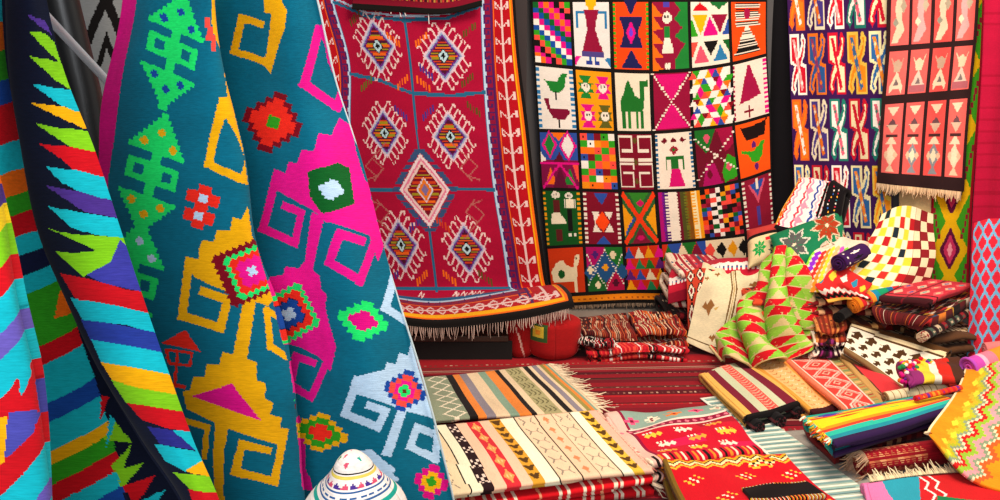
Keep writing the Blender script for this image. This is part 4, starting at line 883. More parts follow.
# two red folded rugs, centre front
c = FC('c4122a', 160, 220)
c.rect(0,0,.2,1,'8aa294'); c.rect(.2,0,.235,1,'f0d8c8'); c.rect(.6,.3,.74,.62,'d0184c'); c.rect(.8,.7,.9,1,'d0184c'); c.rect(.36,.66,.5,1,'a80c24'); c.rect(.235,0,.33,1,'8c1038'); c.rect(.33,0,.36,1,'f0d0c0'); c.rect(0,0,1,.09,'e8b8a8'); c.rect(0,.09,1,.12,'8c1038')
for k in range(5):
    y0 = .17+k*.2
    c.dia(.1, y0, .055, .05, ('e8507a','f0dcc0','f07a2a')[k % 3]); c.rect(.08, y0-.07, .12, y0+.07, ('e8507a','f0dcc0','f07a2a')[k % 3]); c.dia(.1, y0, .025, .02, '7a1030')
for k in range(14): c.dia(.285, .04+k*.072, .03, .024, 'e8788a')
for k in range(3):
    for j in range(3):
        x0, y0 = .48+j*.17, .24+k*.27+(j % 2)*.06
        for a in (-1, 0, 1): c.dia(x0, y0+a*.05, .05-.012*abs(a), .03, ('f0c040','f0dcc8','f0a03a')[(k+j) % 3]); c.rect(x0-.06, y0-.045+a*.03, x0-.03, y0-.03+a*.03, 'f0dcc8')
for k in range(20): c.rect(.9+.0*k, k/20, 1, k/20+.022, ('f0dcc0','1c1412','e88a2a')[k % 3])
rA, RA = folded('folded_rug', Q(.12, (608,421),(652,461),(760,447),(714,405)), c, 4, .028, 110, 150, 'red folded rug with grey-green flowered border beside the cream rug', seed=8, jit=.06, disp=lambda U, V: ripple(15, U, V, 1.7, .011))
c = FC('c80e1e', 160, 220)
for j, k_ in ((0,'d8a020'),(.03,'2a2418'),(.045,'f0e0a0'),(.09,'e0b030')):
    pts = [((j+.05*(i % 2)), i/16) for i in range(17)]; c.line(pts, .022, k_)
c.rect(0,0,1,.03,'7a5a1c')
for (x0, y0) in ((.3,.15),(.3,.55),(.32,.9),(.62,.3),(.6,.72),(.84,.12),(.84,.52),(.86,.88)):
    for i in range(-3, 4):
        for j in range(-2, 3):
            if (i*i+j*j+i*j) % 3 == 0 and abs(i)+abs(j) < 4: c.rect(x0+j*.028, y0+i*.022, x0+j*.028+.026, y0+i*.022+.02, 'e8b83c' if (i+j) % 2 else 'f2e4c8')
for k in range(40): c.rect(.93, k/40, 1, k/40+.016, ('1c1210','e0b030','f0e0c0','8c1020')[k % 4])
rB, RB = folded('folded_rug', Q(.13, (664,462),(700,530),(842,505),(784,455)), c, 4, .03, 110, 170, 'red folded rug with yellow zigzag edge at the bottom centre', seed=9, jit=.06, disp=lambda U, V: ripple(16, U, V, 1.7, .012))
c = FC('140c0c', 60, 160)
for k in range(60): c.rect(.9, k/60, 1, k/60+.008, ('e0b030','f0e0c0','c8401c')[k % 3]); c.rect(0, k/60, .06, k/60+.008, ('e0b030','f0e0c0','c8401c')[k % 3])
rC, _ = folded('folded_rug', Q(.15, (742,487),(752,500),(826,494),(806,480)), c, 2, .016, 60, 120, 'black folded rug end with speckled yellow edges on the red zigzag rug', seed=19, jit=.05)

# pale green fringed runner and bare floor
c = FC('a9bcac', 260, 60)
for k in range(26):
    u = k/26; c.rect(u, 0, u+.012, 1, 'f0eede') ; c.rect(u+.014, .0, u+.026, .98, '7fa3a2' if k % 3 else '8fb4ac'); c.rect(u+.026,.1,u+.029,.9,'4c686c')
c.rect(0,0,1,.06,'e6e6da')
run = [[(PZ(x, y, .016), u, v) for x, y, v in row] for u, row in ((0, ((700,398,0),(716,396,.5),(733,394,1))),(.3,((740,430,0),(757,428,.5),(778,426,1))),(.6,((775,462,0),(796,460,.5),(822,458,1))),(1,((830,515,0),(860,512,.5),(892,508,1))))]
rn, _ = cloth('floor_runner', run, c, 60, 240, thick=.004, label='pale green runner with fine white cross stripes on the floor, lower right of centre', cat='rug')
slab = bpy.data.objects
gy = Cv(0,0,1,1,4,'9a948c'); 
mt_, _ = cloth('floor_mat', [[(PZ(x, y, .0125), 0, 0) for x, y in r] for r in (((776,432),(800,430),(850,428)),((800,455),(826,452),(880,448)),((842,488),(872,484),(930,480)))], gy, 30, 40, thick=.003, mat=COARSE, label='plain grey mat between the pale green runner and the rolled rugs', cat='mat')

# three folded runners, centre right
c = FC('7a1a2c', 200, 160)
vbands(c, [(0,'e8b45a'),(.10,'7a1a30'),(.25,'c8ccaa'),(.40,'e8564a'),(.60,'c8ccaa'),(.74,'7a1a30'),(.92,'e8b45a'),(1,'k')])
for k in range(22): c.line([(k/22, .43), (k/22+.02, .5), (k/22, .57)], .014, 'f2a890'); c.dia(k/22+.035, .5, .01, .03, 'c8303a')
c.rect(.965,0,1,1,'0c080a'); 
f6, P6 = folded('folded_runner', Q(.066, (703,373),(747,418),(803,402),(747,360)), c, 3, .020, 170, 110, 'maroon, mint and coral striped folded runner with black rolled ends', seed=10, jit=.03, up=None)
for (px, py, rd_) in ((758,425,.031),(779,419,.033),(798,411,.029)):
    ax = Q(.0, (752,432),(810,412)); dirv = (ax[1]-ax[0])/np.linalg.norm(ax[1]-ax[0]); p = PZ(px, py+2, .032)
    kk2 = FC('0c080c', 40, 20)
    for i in range(6): kk2.rect(i/6, 0, i/6+.04, 1, '5a1c24')
    al = ax[1]*0 + np.array([.25, -1, 0])/1.03; q_ = rolled('rolled_end', p - al*.06, p + al*.012, rd_, 2.4, kk2, 30, 14, None, mat=COARSE)[0]; q_.parent = f6; q_.location = q_.location - f6.location; q_['base3'] = list(f6['base3']); del q_['category']
c = FC('e8a850', 200, 120)
vbands(c, [(0,'e09a3c'),(.08,'f0bc7a'),(.62,'e8a048'),(.86,'8a9a6a'),(1,'k')])
for k in range(16):
    for j in range(3): c.line([(k/16+.01, .14+j*.16), (k/16+.035, .2+j*.16), (k/16+.01, .26+j*.16)], .012, 'f8dcb0' if j % 2 else 'c87a3a')
c.rect(.955,0,1,1,'3a0c14')
f7, _ = folded('folded_runner', Q(.075, (750,360),(812,412),(846,402),(782,349)), c, 3, .022, 160, 70, 'orange-tan folded runner with pale zigzags beside the maroon striped one', seed=12, jit=.03)
c = FC('e04038', 220, 200)
c.rect(0,0,1,.08,'e87a5a'); c.rect(0,.08,1,.11,'f4d0c0'); c.rect(0,.76,1,.80,'f4d0c0'); c.rect(0,.80,1,1,'b09a5a')
for k in range(-1, 8):
    for off, col_ in ((0,'f4c8b8'),(.025,'f4a898')):
        c.line([(k*.17+off, .14), (k*.17+.085+off, .43), (k*.17+off, .73)], .016, col_); c.line([(k*.17+off+.0, .14), (k*.17-.085+off, .43), (k*.17+off, .73)], .016, col_)
    c.dia(k*.17+.0, .43, .035, .1, 'f0b8a0'); c.dia(k*.17, .43, .02, .06, 'c82a2a')
for k in range(26): c.rect(k/26, .82, k/26+.016, .98, ('c86a3a','7a8a5a','e8b070','9a2a2a')[k % 4])
f8, _ = folded('folded_runner', Q(.095, (778,350),(842,409),(882,401),(822,342)), c, 3, .028, 200, 130, 'coral red folded rug with pale diamond lattice in the middle of the heap', seed=13, jit=.02)
c = FC('dc3038', 160, 50); vbands(c, [(0,'c89a5a'),(.16,'5a2a24'),(.22,'e03a40'),(1,'k')])
f8b, _ = folded('folded_runner', Q(.10, (826,343),(883,400),(906,394),(844,338)), c, 3, .03, 130, 40, 'plain coral folded strip between the lattice rug and the arrow rug', seed=14, jit=.02)

# ------------------------------------------------------------------ the heap on the right
def star(c, x, y, rx, ry, k1):
    for a in range(8):
        t = a*math.pi/4; c.poly([(x, y), (x+rx*math.cos(t-.35)*.6, y+ry*math.sin(t-.35)*.6), (x+rx*math.cos(t), y+ry*math.sin(t)), (x+rx*math.cos(t+.35)*.6, y+ry*math.sin(t+.35)*.6)], k1)
def generic(bg, cols_, n=9, seed=0):
    c = FC(bg, 60, 110); r = random.Random(seed)
    for k in range(n):
        c.rect(0, k/n, 1, k/n+.5/n, r.choice(cols_))
        for j in range(6): c.dia(j/6+.08, k/n+.25/n, .05, .2/n, r.choice(cols_))
    return c
def wq(x0, x1, y0, y1, z, sk=0): return [np.array([x0, y1+sk, z]), np.array([x0-sk*.3, y0+sk, z]), np.array([x1-sk*.3, y0, z]), np.array([x1, y1, z])]
# hidden-footed piles that carry the draped pieces
pile = [((1.28,2.0,3.98,4.52,.11),'5a1420',['1c1412','c8a070','8c1c2c','2a4a6c'],'dark wine folded rug at the bottom of the corner pile'),
        ((1.30,1.98,4.0,4.52,.22),'6a2a14',['c86a2a','1c1412','8c1c1c','d8a060'],'rust brown folded rug in the middle of the corner pile'),
        ((1.26,1.96,4.02,4.50,.34),'7a1c20',['d84a2a','1c1412','e8b080','3a5a4a'],'brick red folded rug topping the corner pile under the draped ones')]
for i, (g_, bg, cl, lb_) in enumerate(pile): folded('folded_rug', wq(*g_), generic(bg, cl, 9, i), 4, .027, 40, 90, lb_, group='folded rugs piled in the corner', seed=20+i)
for i, (z, bg, cl, lb_) in enumerate(((.14,'3a1418',['c8b090','8c1c24','1c1412'],'dark folded rug on the floor behind the cream rug with brown motifs'),(.27,'8c1420',['f0d8c0','1c1412','d86a2a'],'red and black folded rug second in the pile behind the cream rug'),(.38,'a81c30',['f0d8c0','2a5a7c','d84a5a'],'crimson folded rug near the top of the pile behind the cream rug'))):
    folded('folded_rug', wq(.93+.02*i, 1.24, 4.42, 4.8, z), generic(bg, cl, 7, 30+i), 4, .032, 40, 70, lb_, group='folded rugs piled behind the cream rug', seed=30+i)
# arched cloth on that pile
c = FC('c01c34', 120, 60)
c.line([(k/24, .42+.04*(k % 2)) for k in range(25)], .07, 'f0e4dc'); c.line([(k/24, .52) for k in range(25)], .06, '2a5a8c')
for k in range(24): c.rect(k/24+.01, .46, k/24+.03, .60, 'f0e4dc')

c.rect(0,0,1,.2,'c81c40'); c.rect(0,.8,1,1,'8c1028')
def DN(rows, us=None, vs=None):
    R = []
    for j, row in enumerate(rows):
        R.append([(PY(*p), i/(len(row)-1), j/(len(rows)-1)) for i, p in enumerate(row)])
    return R
cloth('draped_rug', DN([[(672,268,4.62),(700,262,4.6),(728,258,4.6),(765,256,4.6)],[(669,276,4.5),(698,268,4.45),(728,262,4.42),(765,261,4.4)],[(668,288,4.4),(698,279,4.36),(728,273,4.33),(765,272,4.33)],[(668,304,4.38),(698,297,4.34),(728,290,4.31),(765,290,4.31)]]), c, 110, 60, thick=.012, disp=lambda u, v, K: ripple(91, u, v, 1.5, .008), label='crimson cloth with blue and white chain bands draped on the pile behind the cream rug', cat='rug')
c = FC('c8402a', 60, 60)
for i in range(3):
    for j in range(3): c.sd(i/3+.16, j/3+.16, .15, .16, 4, 'k'); c.sd(i/3+.16, j/3+.16, .11, .12, 4, 'f0e0c8'); c.sd(i/3+.16, j/3+.16, .06, .06, 3, '8c1c24')
cloth('draped_rug', DN([[(686,272,4.34),(700,268,4.34),(716,270,4.34)],[(687,292,4.31),(701,290,4.30),(716,292,4.31)],[(688,330,4.29),(702,330,4.28),(718,332,4.29)]]), c, 40, 60, thick=.01, label='small diamond-patterned rug hanging at the left of the cream rug', cat='rug')
# cream rug with brown motifs
c = FC('ecdcb4', 200, 240)
for x in (.50, .56): c.line([(x+.0, 0), (x+.03, .3), (x-.02, .7), (x-.05, 1)], .018, '7a5a2c')
c.line([(.53, 0), (.56, .3), (.51, .7), (.48, 1)], .014, 'c8a870')
def tuft(x, y, s):
    c.poly([(x-s, y+s*.1), (x-s*.5, y-s*.6), (x-s*.2, y-s*.2), (x+s*.3, y-s*.9), (x+s, y-s*.3), (x+s*.5, y+s*.2), (x+s*.3, y+s*.9), (x-s*.2, y+s*.3)], '9a6634'); c.poly([(x+s*.9, y), (x+s*1.6, y-s*.3), (x+s*1.2, y+s*.2)], 'd8b060')
for x, y, s in ((.22,.55,.10),(.74,.74,.12),(.12,.22,.04),(.8,.25,.06),(.35,.85,.05),(.28,.12,.05)): tuft(x, y, s)
c.line([(0,.93),(1,.93)], .012, '6a4a24')
cb, _ = cloth('leaning_rug', [[(PY(x, y, Y), u, v) for x, y, Y, u in row] for row, v in (([(703,262,4.36,0),(720,268,4.34,.3),(738,270,4.33,.6),(768,264,4.36,1)],0),([(698,285,4.31,0),(716,288,4.25,.3),(737,292,4.23,.6),(770,290,4.27,1)],.33),([(691,318,4.24,0),(711,323,4.17,.3),(733,328,4.15,.6),(765,330,4.20,1)],.7),([(687,342,4.20,0),(706,351,4.12,.3),(724,357,4.09,.6),(758,364,4.12,1)],1))], c, 170, 200, thick=.03, mat=COARSE, disp=lambda u, v, K: ripple(92, u, v, 1.3, .010)+.008*np.sin(u*22)*np.clip(.25-v, 0, 1)*4, label='cream rug with brown tufted motifs and a double brown line leaning on the pile', cat='rug')
# crumpled green, red and cream blanket
c = FC('dcc48c', 220, 240)
for j in range(13):
    for i in range(-1, 9):
        x0 = i/8 + (.0625 if j % 2 else 0); y0 = j/12
        k_ = ('8cc83c','d41a26','9cd048')[(i+j*2) % 3]
        for t in range(5):                           # stepped triangles interlocking
            w = .066*(1-t/5); c.rect(x0-w, y0+t*.015, x0+w, y0+(t+1)*.015, k_)
            w2 = .045*(1-t/5); c.rect(x0+.0625-w2, y0+.075-(t+1)*.014, x0+.0625+w2, y0+.075-t*.014, ('d41a26','dcc48c','8cc83c')[(i*2+j) % 3])
def crumple(u, v, K):
    a = u*7.5 + 1.1*np.sin(v*4.2) - v*2.2
    sharp = np.abs(np.sin(a*1.25))**.7
    return (.12*sharp - .06)*(.35+.65*np.clip(v*1.6, 0, 1)) + .020*np.sin(u*5-v*12+2*np.sin(u*8)) + ripple(93, u, v, 3, .006)
cloth('crumpled_blanket', [[(PY(x, y, Y), u, v) for x, y, Y, u in row] for row, v in (
  ([(772,262,4.20,0),(778,252,4.14,.3),(786,248,4.12,.6),(800,262,4.18,1)],0),
  ([(756,288,4.14,0),(770,280,4.04,.3),(793,276,4.02,.6),(810,286,4.14,1)],.25),
  ([(735,314,4.10,0),(760,310,4.00,.3),(792,308,3.98,.6),(816,318,4.08,1)],.5),
  ([(720,340,4.04,0),(750,342,3.90,.3),(786,340,3.90,.6),(812,338,4.00,1)],.78),
  ([(712,352,3.98,0),(744,364,3.82,.3),(782,362,3.82,.6),(806,352,3.92,1)],1))], c, 230, 240, thick=.012, mat=FELT, disp=crumple, label='crumpled lime, red and sand patterned blanket heaped beside the cream rug', cat='blanket')
# cushions with stars
def cushion(center, ux, uy, th_, c, label, cat='cushion', seed=0):
    n = 70; u = np.linspace(-1, 1, n); U, V = np.meshgrid(u, u)
    h = (np.clip(1-np.abs(U)**2.6, 0, 1)*np.clip(1-np.abs(V)**2.6, 0, 1))**.45
    pin = 1 - .07*(1-np.abs(V)**2)*np.abs(U)**6; pv = 1 - .07*(1-np.abs(U)**2)*np.abs(V)**6
    nrm = np.cross(ux, uy); nrm /= np.linalg.norm(nrm); nrm = nrm if np.dot(nrm, ORG-center) > 0 else -nrm
    base = center + ux*(U*pin)[..., None] + uy*(V*pv)[..., None]
    Pf = base + nrm*(h*th_/2*(1+ripple(seed, U, V, .7, .12)))[..., None]; Pb = base - nrm*(h*th_/2)[..., None]
    N1 = Pf.reshape(-1, 3); N2 = Pb.reshape(-1, 3); F1 = grid_faces(n, n); F2 = grid_faces(n, n)[:, ::-1] + n*n
    K = (U[:-1, :-1]+U[1:, 1:])/4+.5; K2 = (V[:-1, :-1]+V[1:, 1:])/4+.5
    cc = c.at(K, K2).reshape(-1, 3); Fa = np.concatenate([F1, F2])
    a = np.cross(Pf[n//2, n//2+1]-Pf[n//2, n//2], Pf[n//2+1, n//2]-Pf[n//2, n//2])
    if np.dot(a, nrm) > 0: Fa = Fa[:, ::-1]
    o = link_mesh('star_cushion', np.concatenate([N1, N2]), Fa, FELT, None, True, np.concatenate([cc, cc]), np.tile(np.stack([U, V], -1).reshape(-1, 2)*.2, (2, 1)))
    tag(o, label, cat); return o
c = FC('1c7a50', 120, 90)
for x, y, k1, k2 in ((.26,.52,'d8d0c0','5a5a58'),(.72,.35,'d8c0a0','a83a1c'),(.95,.9,'d8c0a0','a83a1c')): star(c, x, y, .23, .42, k1); star(c, x, y, .19, .35, k2); c.dia(x, y, .03, .05, 'e8d0b0')
A = PY(810, 245, 4.26); cushion(A, (PY(850, 231, 4.30)-PY(776, 256, 4.24))/2, (PY(815, 268, 4.18)-PY(806, 224, 4.40))/2, .13, c, 'green cushion with grey and rust stars in the corner heap', seed=3)
c = FC('e0c898', 90, 90); c.rect(0,0,1,.25,'b83a34'); c.rect(0,.25,1,.33,'1c1412'); star(c, .3, .65, .22, .22, '1f9a4a'); c.rect(.5,.4,1,.5,'d8202c'); star(c, .75, .75, .18, .18, '2a3a4a'); star(c, .75, .75, .1, .1, 'e8b03a')
A = PY(763, 245, 4.40); cushion(A, (PY(779, 240, 4.44)-PY(748, 248, 4.40))/2, (PY(765, 266, 4.34)-PY(763, 228, 4.50))/2, .10, c, 'sand coloured cushion with green and red star patches left of the green one', seed=5)
# folded zigzag rug with a black fold, leaning
c = FC('f2e4e0', 150, 110)
for k, col_ in enumerate(('r','f0a0b4','w','d8304a','e88aa8','w','2a4a9c','f2b0c0','c8203a')):
    c.line([(i/14, k*.115+.03+(.045 if i % 2 else -.02)) for i in range(15)], .045, col_)
for i in range(3): c.dia(.22+i*.28, .5, .07, .14, 'f090a8')
c.rect(0,.94,1,1,'k'); c.rect(0,.0,1,.03,'e8a030'); c.rect(.95,0,1,1,'100c10')
fz, _ = folded('folded_rug', [PY(800,178,4.66), PY(774,226,4.44), PY(812,238,4.36), PY(829,182,4.56)], c, 3, .032, 120, 90, 'pink and white zigzag folded rug leaning at the top of the corner heap', up='n', seed=41, jit=.04)
c = FC('100c10', 110, 60)
for i in range(14): c.dia(i/14+.03, .3+.1*math.sin(i), .022, .06, ('d8304a','w','2a6ac8','e8a030')[i % 4]); c.dia(i/14+.05, .75, .022, .06, ('w','d8304a','e8a030','2a8a9c')[i % 4])
folded('folded_rug', [PY(830,182,4.54), PY(815,238,4.29), PY(834,236,4.26), PY(843,190,4.44)], c, 3, .03, 90, 40, 'black folded rug speckled with bright flecks beside the pink zigzag one', up='n', seed=42, jit=.04)
# rainbow diamond cloth with cream edge
c = FC('efd8c0', 110, 90)
for i in range(12):
    for j in range(8): c.dia(i/11, j/8*.7+.35, .05, .07, ('86d83a','8c2ac8','e8302a','f2902a','f4d83a','f4b87a','d85ac0')[(i) % 7])
cloth('draped_cloth', DN([[(826,244,4.16),(840,237,4.16),(854,240,4.18),(868,244,4.22)],[(812,252,4.14),(832,246,4.12),(850,248,4.12),(864,254,4.16)],[(803,272,4.06),(822,270,4.02),(840,270,4.02),(858,272,4.06)],[(796,292,4.04),(816,292,4.0),(838,290,4.0),(856,290,4.02)]]), c, 100, 90, thick=.012, mat=FELT, disp=lambda u, v, K: ripple(94, u, v, 1.6, .014), label='cloth with rainbow diamonds and a cream edge slumped under the green cushion', cat='cloth')
c = FC('3a1450', 90, 40)
for i in range(10): c.dia(i/10+.05, .5, .03, .2, 'f0e8dc' if i % 2 else '100c10'); c.rect(i/10, .1, i/10+.03, .16, 'f0e8dc')
rolled('rolled_rug', PY(838, 264, 3.98), PY(862, 252, 4.10), .048, 3, c, 60, 40, 'dark purple rolled rug with white flecks between the rainbow cloth and the checked rug')
# checked cream, yellow and red rug cascading
c = Cv(0, 0, 12, 20, 12, 'f2e2b4'); c.frame()
for i in range(10):
    for j in range(11):
        x0, y0 = i*1.2, j*20/11
        if i >= 7: k_ = ('8c1c24','f2dcb4','a86a2c' if j % 4 == 0 else '8c1c24')[(i+j) % 2]
        else: k_ = (('ecd03c','b81c24','1c2a34','c83028','ecd03c','ecd03c')[(i*2+j) % 6] if (i+j) % 2 else 'f6ecca')
        c.rect(x0, y0, x0+1.2, y0+20/11, k_); c.rect(x0, y0, x0+.12, y0+20/11, 'e8d08c' if i < 7 else '7a1c20')
cloth('checked_rug', [[(PY(x, y, Y), i*4, v*20) for i, (x, y, Y) in enumerate(row)] for row, v in (([(882,214,4.36),(898,207,4.36),(916,206,4.38),(935,213,4.40)],0),([(872,236,4.28),(894,234,4.24),(914,236,4.22),(934,240,4.26)],.25),([(858,256,4.18),(884,258,4.12),(908,262,4.1),(932,264,4.16)],.5),([(836,272,4.08),(868,278,4.00),(898,284,3.99),(926,288,4.06)],.75),([(826,288,4.02),(856,294,3.93),(886,302,3.92),(908,302,4.0)],1))], c, 190, 200, thick=.02, disp=lambda u, v, K: ripple(95, u, v, 1.4, .012), label='cream, yellow and red checked rug cascading down the heap from the right wall', cat='rug')
c = FC('d82c2c', 110, 60)
c.line([(i/16, .72+.07*(i % 2)) for i in range(17)], .06, 'w'); c.line([(i/16, .84+.07*(i % 2)) for i in range(17)], .06, 'k'); c.rect(0,.93,1,1,'e8b04a')
for i in range(5): c.dia(i/5+.1, .35, .07, .2, ('2a8aa8','f0c83a','w')[i % 3])
cloth('draped_rug', DN([[(822,270,4.06),(840,266,4.04),(858,276,3.98),(872,284,3.95)],[(815,284,4.0),(834,280,3.97),(852,286,3.92),(866,293,3.9)],[(828,302,3.94),(842,300,3.92),(856,300,3.9),(872,302,3.88)]]), c, 100, 60, thick=.012, disp=lambda u, v, K: ripple(96, u, v, 2, .008), label='small red rug with blue diamonds and black and white zigzag edge above a roll', cat='rug')
c = FC('f0d030', 90, 100)
vbands(c, [(0,'e8801c'),(.08,'d8242c'),(.16,'f2b89a'),(.22,'d8242c'),(.3,'f2902a'),(.4,'1c8aa8'),(.52,'1c9a6a'),(.72,'1c6a9c'),(.85,'d8242c'),(1,'k')])
rolled('rolled_rug', PY(853, 306, 3.90), PY(893, 289, 4.02), .044, 4, c, 60, 80, 'teal, orange and red banded rolled rug above the arrow rug', group=None)
# small folded stack in the gap
c = generic('7a2a18', ['c86a34','1c1412','a83a24','d88a4a'], 6, 50)
folded('folded_rug', [PY(812,312,4.06), PY(818,330,3.86), PY(846,326,3.86), PY(842,308,4.06)], c, 4, .026, 50, 60, 'rusty brown folded rug tucked between the crumpled blanket and the arrow rug', seed=51, jit=.05)
folded('folded_rug', under([PY(812,312,4.06), PY(818,330,3.86), PY(846,326,3.86), PY(842,308,4.06)], .195, .03), generic('3a1028', ['8c2a6c','f0e0d0','1c1412'], 6, 52), 4, .03, 50, 60, 'dark plum folded rug under the rusty brown one', seed=52, jit=.05)
folded('folded_rug', under([PY(812,312,4.06), PY(818,330,3.86), PY(846,326,3.86), PY(842,308,4.06)], .07, .08), generic('5a1c20', ['c8a080','1c1412','8c2a2a'], 6, 53), 2, .03, 50, 60, 'wine red folded rug on the floor under the plum one', seed=53, jit=.05)
# black rolled ends beside it
rolled('rolled_rug', PY(838, 318, 3.84), PY(850, 311, 3.98), .03, 3, FC('0c0a0c'), 40, 20, 'small black rolled rug at the right end of the rusty folded rug')
# layered cream and brown blanket on the right with the arrow rug in front
c = FC('d8c09c', 60, 120)
for k in range(10): c.rect(0, k/10, 1, k/10+.03, '4a2c1c'); c.rect(k/10, 0, k/10+.02, 1, '4a2c1c' if k % 2 else 'b08a5c')
c.rect(.9,0,1,1,'5a3a24'); c.rect(0,0,.1,1,'efe0c0')
Q15 = [PY(866,318,4.16), PY(930,345,3.78), PY(984,322,3.84), PY(936,300,4.18)]
bl, _ = folded('folded_blanket', under(Q15, .235, 0), c, 7, .032, 60, 130, 'thick folded blanket with cream and dark brown layered edges under the red folded rugs', cat='blanket', seed=61, jit=.03)
c = FC('f6ecd6', 150, 300)
c.rect(0,0,.06,1,'5a3a1e'); c.rect(.06,0,.14,1,'f2dcae'); c.rect(.14,0,.18,1,'5a3a1e')
def arrow(u, v, s_, t):
    c.poly([(u-s_, v+t*.25), (u-s_*.1, v-t*.95), (u-s_*.1, v-t*.35), (u+s_*.4, v-t*.35), (u+s_*.4, v-t*.75), (u+s_, v-t*.75), (u+s_, v+t*.5), (u+s_*.2, v+t*.5), (u+s_*.2, v+t), (u-s_*.25, v+t)], '4f321a')
for k in range(6):
    arrow(.36, .09+k*.168, .125, .072)
    arrow(.64, .04+k*.168, .105, .06); arrow(.86, .10+k*.168, .07, .05)
c.rect(.94,0,1,1,'8a6a44')
Qa = [PY(851,322,3.96), PY(843,348,3.80), PY(916,398,3.50), PY(950,349,3.68)]
ar, PA = folded('arrow_rug', Qa, c, 3, .020, 150, 260, 'cream folded rug with rows of dark brown arrows on the right of the heap', up='n', seed=62, jit=.03)
# two red folded rugs on top
c = FC('c83040', 140, 180)
c.rect(0,0,1,.05,'4a1018'); c.rect(.93,0,1,1,'3a1016'); c.rect(.82,0,.86,1,'3a1016'); c.line([(.0,.52),(1,.48)], .035, '6a1420')
for i in range(3):
    for j in range(4): 
        x, y = .16+i*.27, .14+j*.25; c.dia(x, y, .11, .09, 'e86a6a' if (i+j) % 2 else 'ecb49a'); c.dia(x, y, .05, .045, ('5aa8a0','e8b890','4a5a9c')[(i*2+j) % 3])
Q16 = [PY(916,280,4.14), PY(879,304,3.82), PY(928,314,3.72), PY(974,284,4.02)]
z16 = .425
t1, _ = folded('folded_rug', under(Q16, z16, 0), c, 2, .030, 110, 130, 'rose red folded rug with pale diamonds topping the stack by the right wall', group='folded rugs stacked by the right wall', seed=63, jit=.02)
c = FC('5a1a1c', 90, 160)
for k in range(14):
    for j in range(4): c.tri((.0+j*.28, k/14), (.0+j*.28, k/14+.07), (.14+j*.28, k/14+.035), ('d87a2a','2a4a6c','e8d8c0','4a6a3a','c82c2c','e8b03a')[(k+j*2) % 6]); c.tri((.28+j*.28, k/14+.035), (.28+j*.28, k/14+.1), (.14+j*.28, k/14+.07), ('c82c2c','e8d8c0','1c1412','d87a2a')[(k+j) % 4])
t2, _ = folded('folded_rug', under(Q16, z16-.062, .04), c, 2, .052, 80, 130, 'folded rug with small multicoloured triangles second in the stack by the right wall', group='folded rugs stacked by the right wall', seed=64, jit=.03)
c = FC('f0dcc0', 60, 60)
rolled('rolled_rug', PY(921, 338, 3.66), PY(968, 312, 3.96), .028, 3, generic('2a1418', ['c8b090','8c1c24','4a5a4a'], 8, 66), 50, 50, 'slim dark rolled rug at the edge of the red stack by the lattice blanket')
# pompom edged piece
c = FC('c8281c', 60, 80); vbands(c, [(0,'8c2a6c'),(.2,'f0c83a'),(.4,'e8e0d0'),(.55,'c8281c'),(.8,'4a2a1c'),(1,'k')])
Qp = [PZ(903,362,.235), PZ(912,380,.215), PZ(966,376,.215), PZ(958,356,.235)]
pr, _ = folded('pompom_rug', Qp, c, 3, .03, 40, 60, 'striped folded rug edged with tiny bright pompoms below the arrow rug', seed=67)
rp = random.Random(8); me0 = None
pcol = ['d80c7c','f0c01c','f4ece0','d8202c','6a1a8c','e8701c','e82a9c','2a8a4a']
pmesh = []
import bmesh
for k, ccx in enumerate(pcol):
    bm = bmesh.new(); bmesh.ops.create_icosphere(bm, subdivisions=2, radius=1)
    for v_ in bm.verts: v_.co *= 1 + .12*math.sin(v_.co.x*9+k)*math.sin(v_.co.y*11)*math.cos(v_.co.z*10)
    me = bpy.data.meshes.new('pompom'); bm.to_mesh(me); bm.free()
    A_ = me.attributes.new('weave', 'BYTE_COLOR', 'CORNER'); n_l = len(me.loops); A_.data.foreach_set('color_srgb', np.tile(np.array([*C(ccx), 1], np.float32), n_l)); me.uv_layers.new(name='UVMap'); me.materials.append(COARSE)
    me.polygons.foreach_set('use_smooth', np.ones(len(me.polygons), bool)); pmesh.append(me)
for i in range(64):
    u, v_ = rp.random(), rp.random()
    px = 899 + 34*u; py = 360 + 21*v_ + 2*math.sin(u*6)
    p = PZ(px, py, .245 - v_*.06); o = bpy.data.objects.new('pompom', pmesh[i % 8]); col.objects.link(o); o.parent = pr
    o.location = p - np.array(pr['base3']); s = rp.uniform(.008, .012); o.scale = (s, s, s)
# cream rolled rug with open end
c = FC('e8d4ac', 60, 120)
for k in range(12): c.rect(0, k/12, 1, k/12+.012, 'a07a4c')
c.rect(.3, 0, .36, 1, 'b84a2c')
rolled('rolled_rug', PZ(884, 398, .135), PZ(956, 385, .16), .029, 2, c, 50, 90, 'cream rolled rug with an open hollow end below the arrow rug', mat=COARSE)
rolled('rolled_rug', PZ(915, 399, .21), PZ(960, 388, .225), .015, 2, generic('d8401c', ['f0902a','6a2a8c','c81c2c'], 9, 68), 40, 70, 'thin orange and red rolled rug lying on the rainbow striped one')
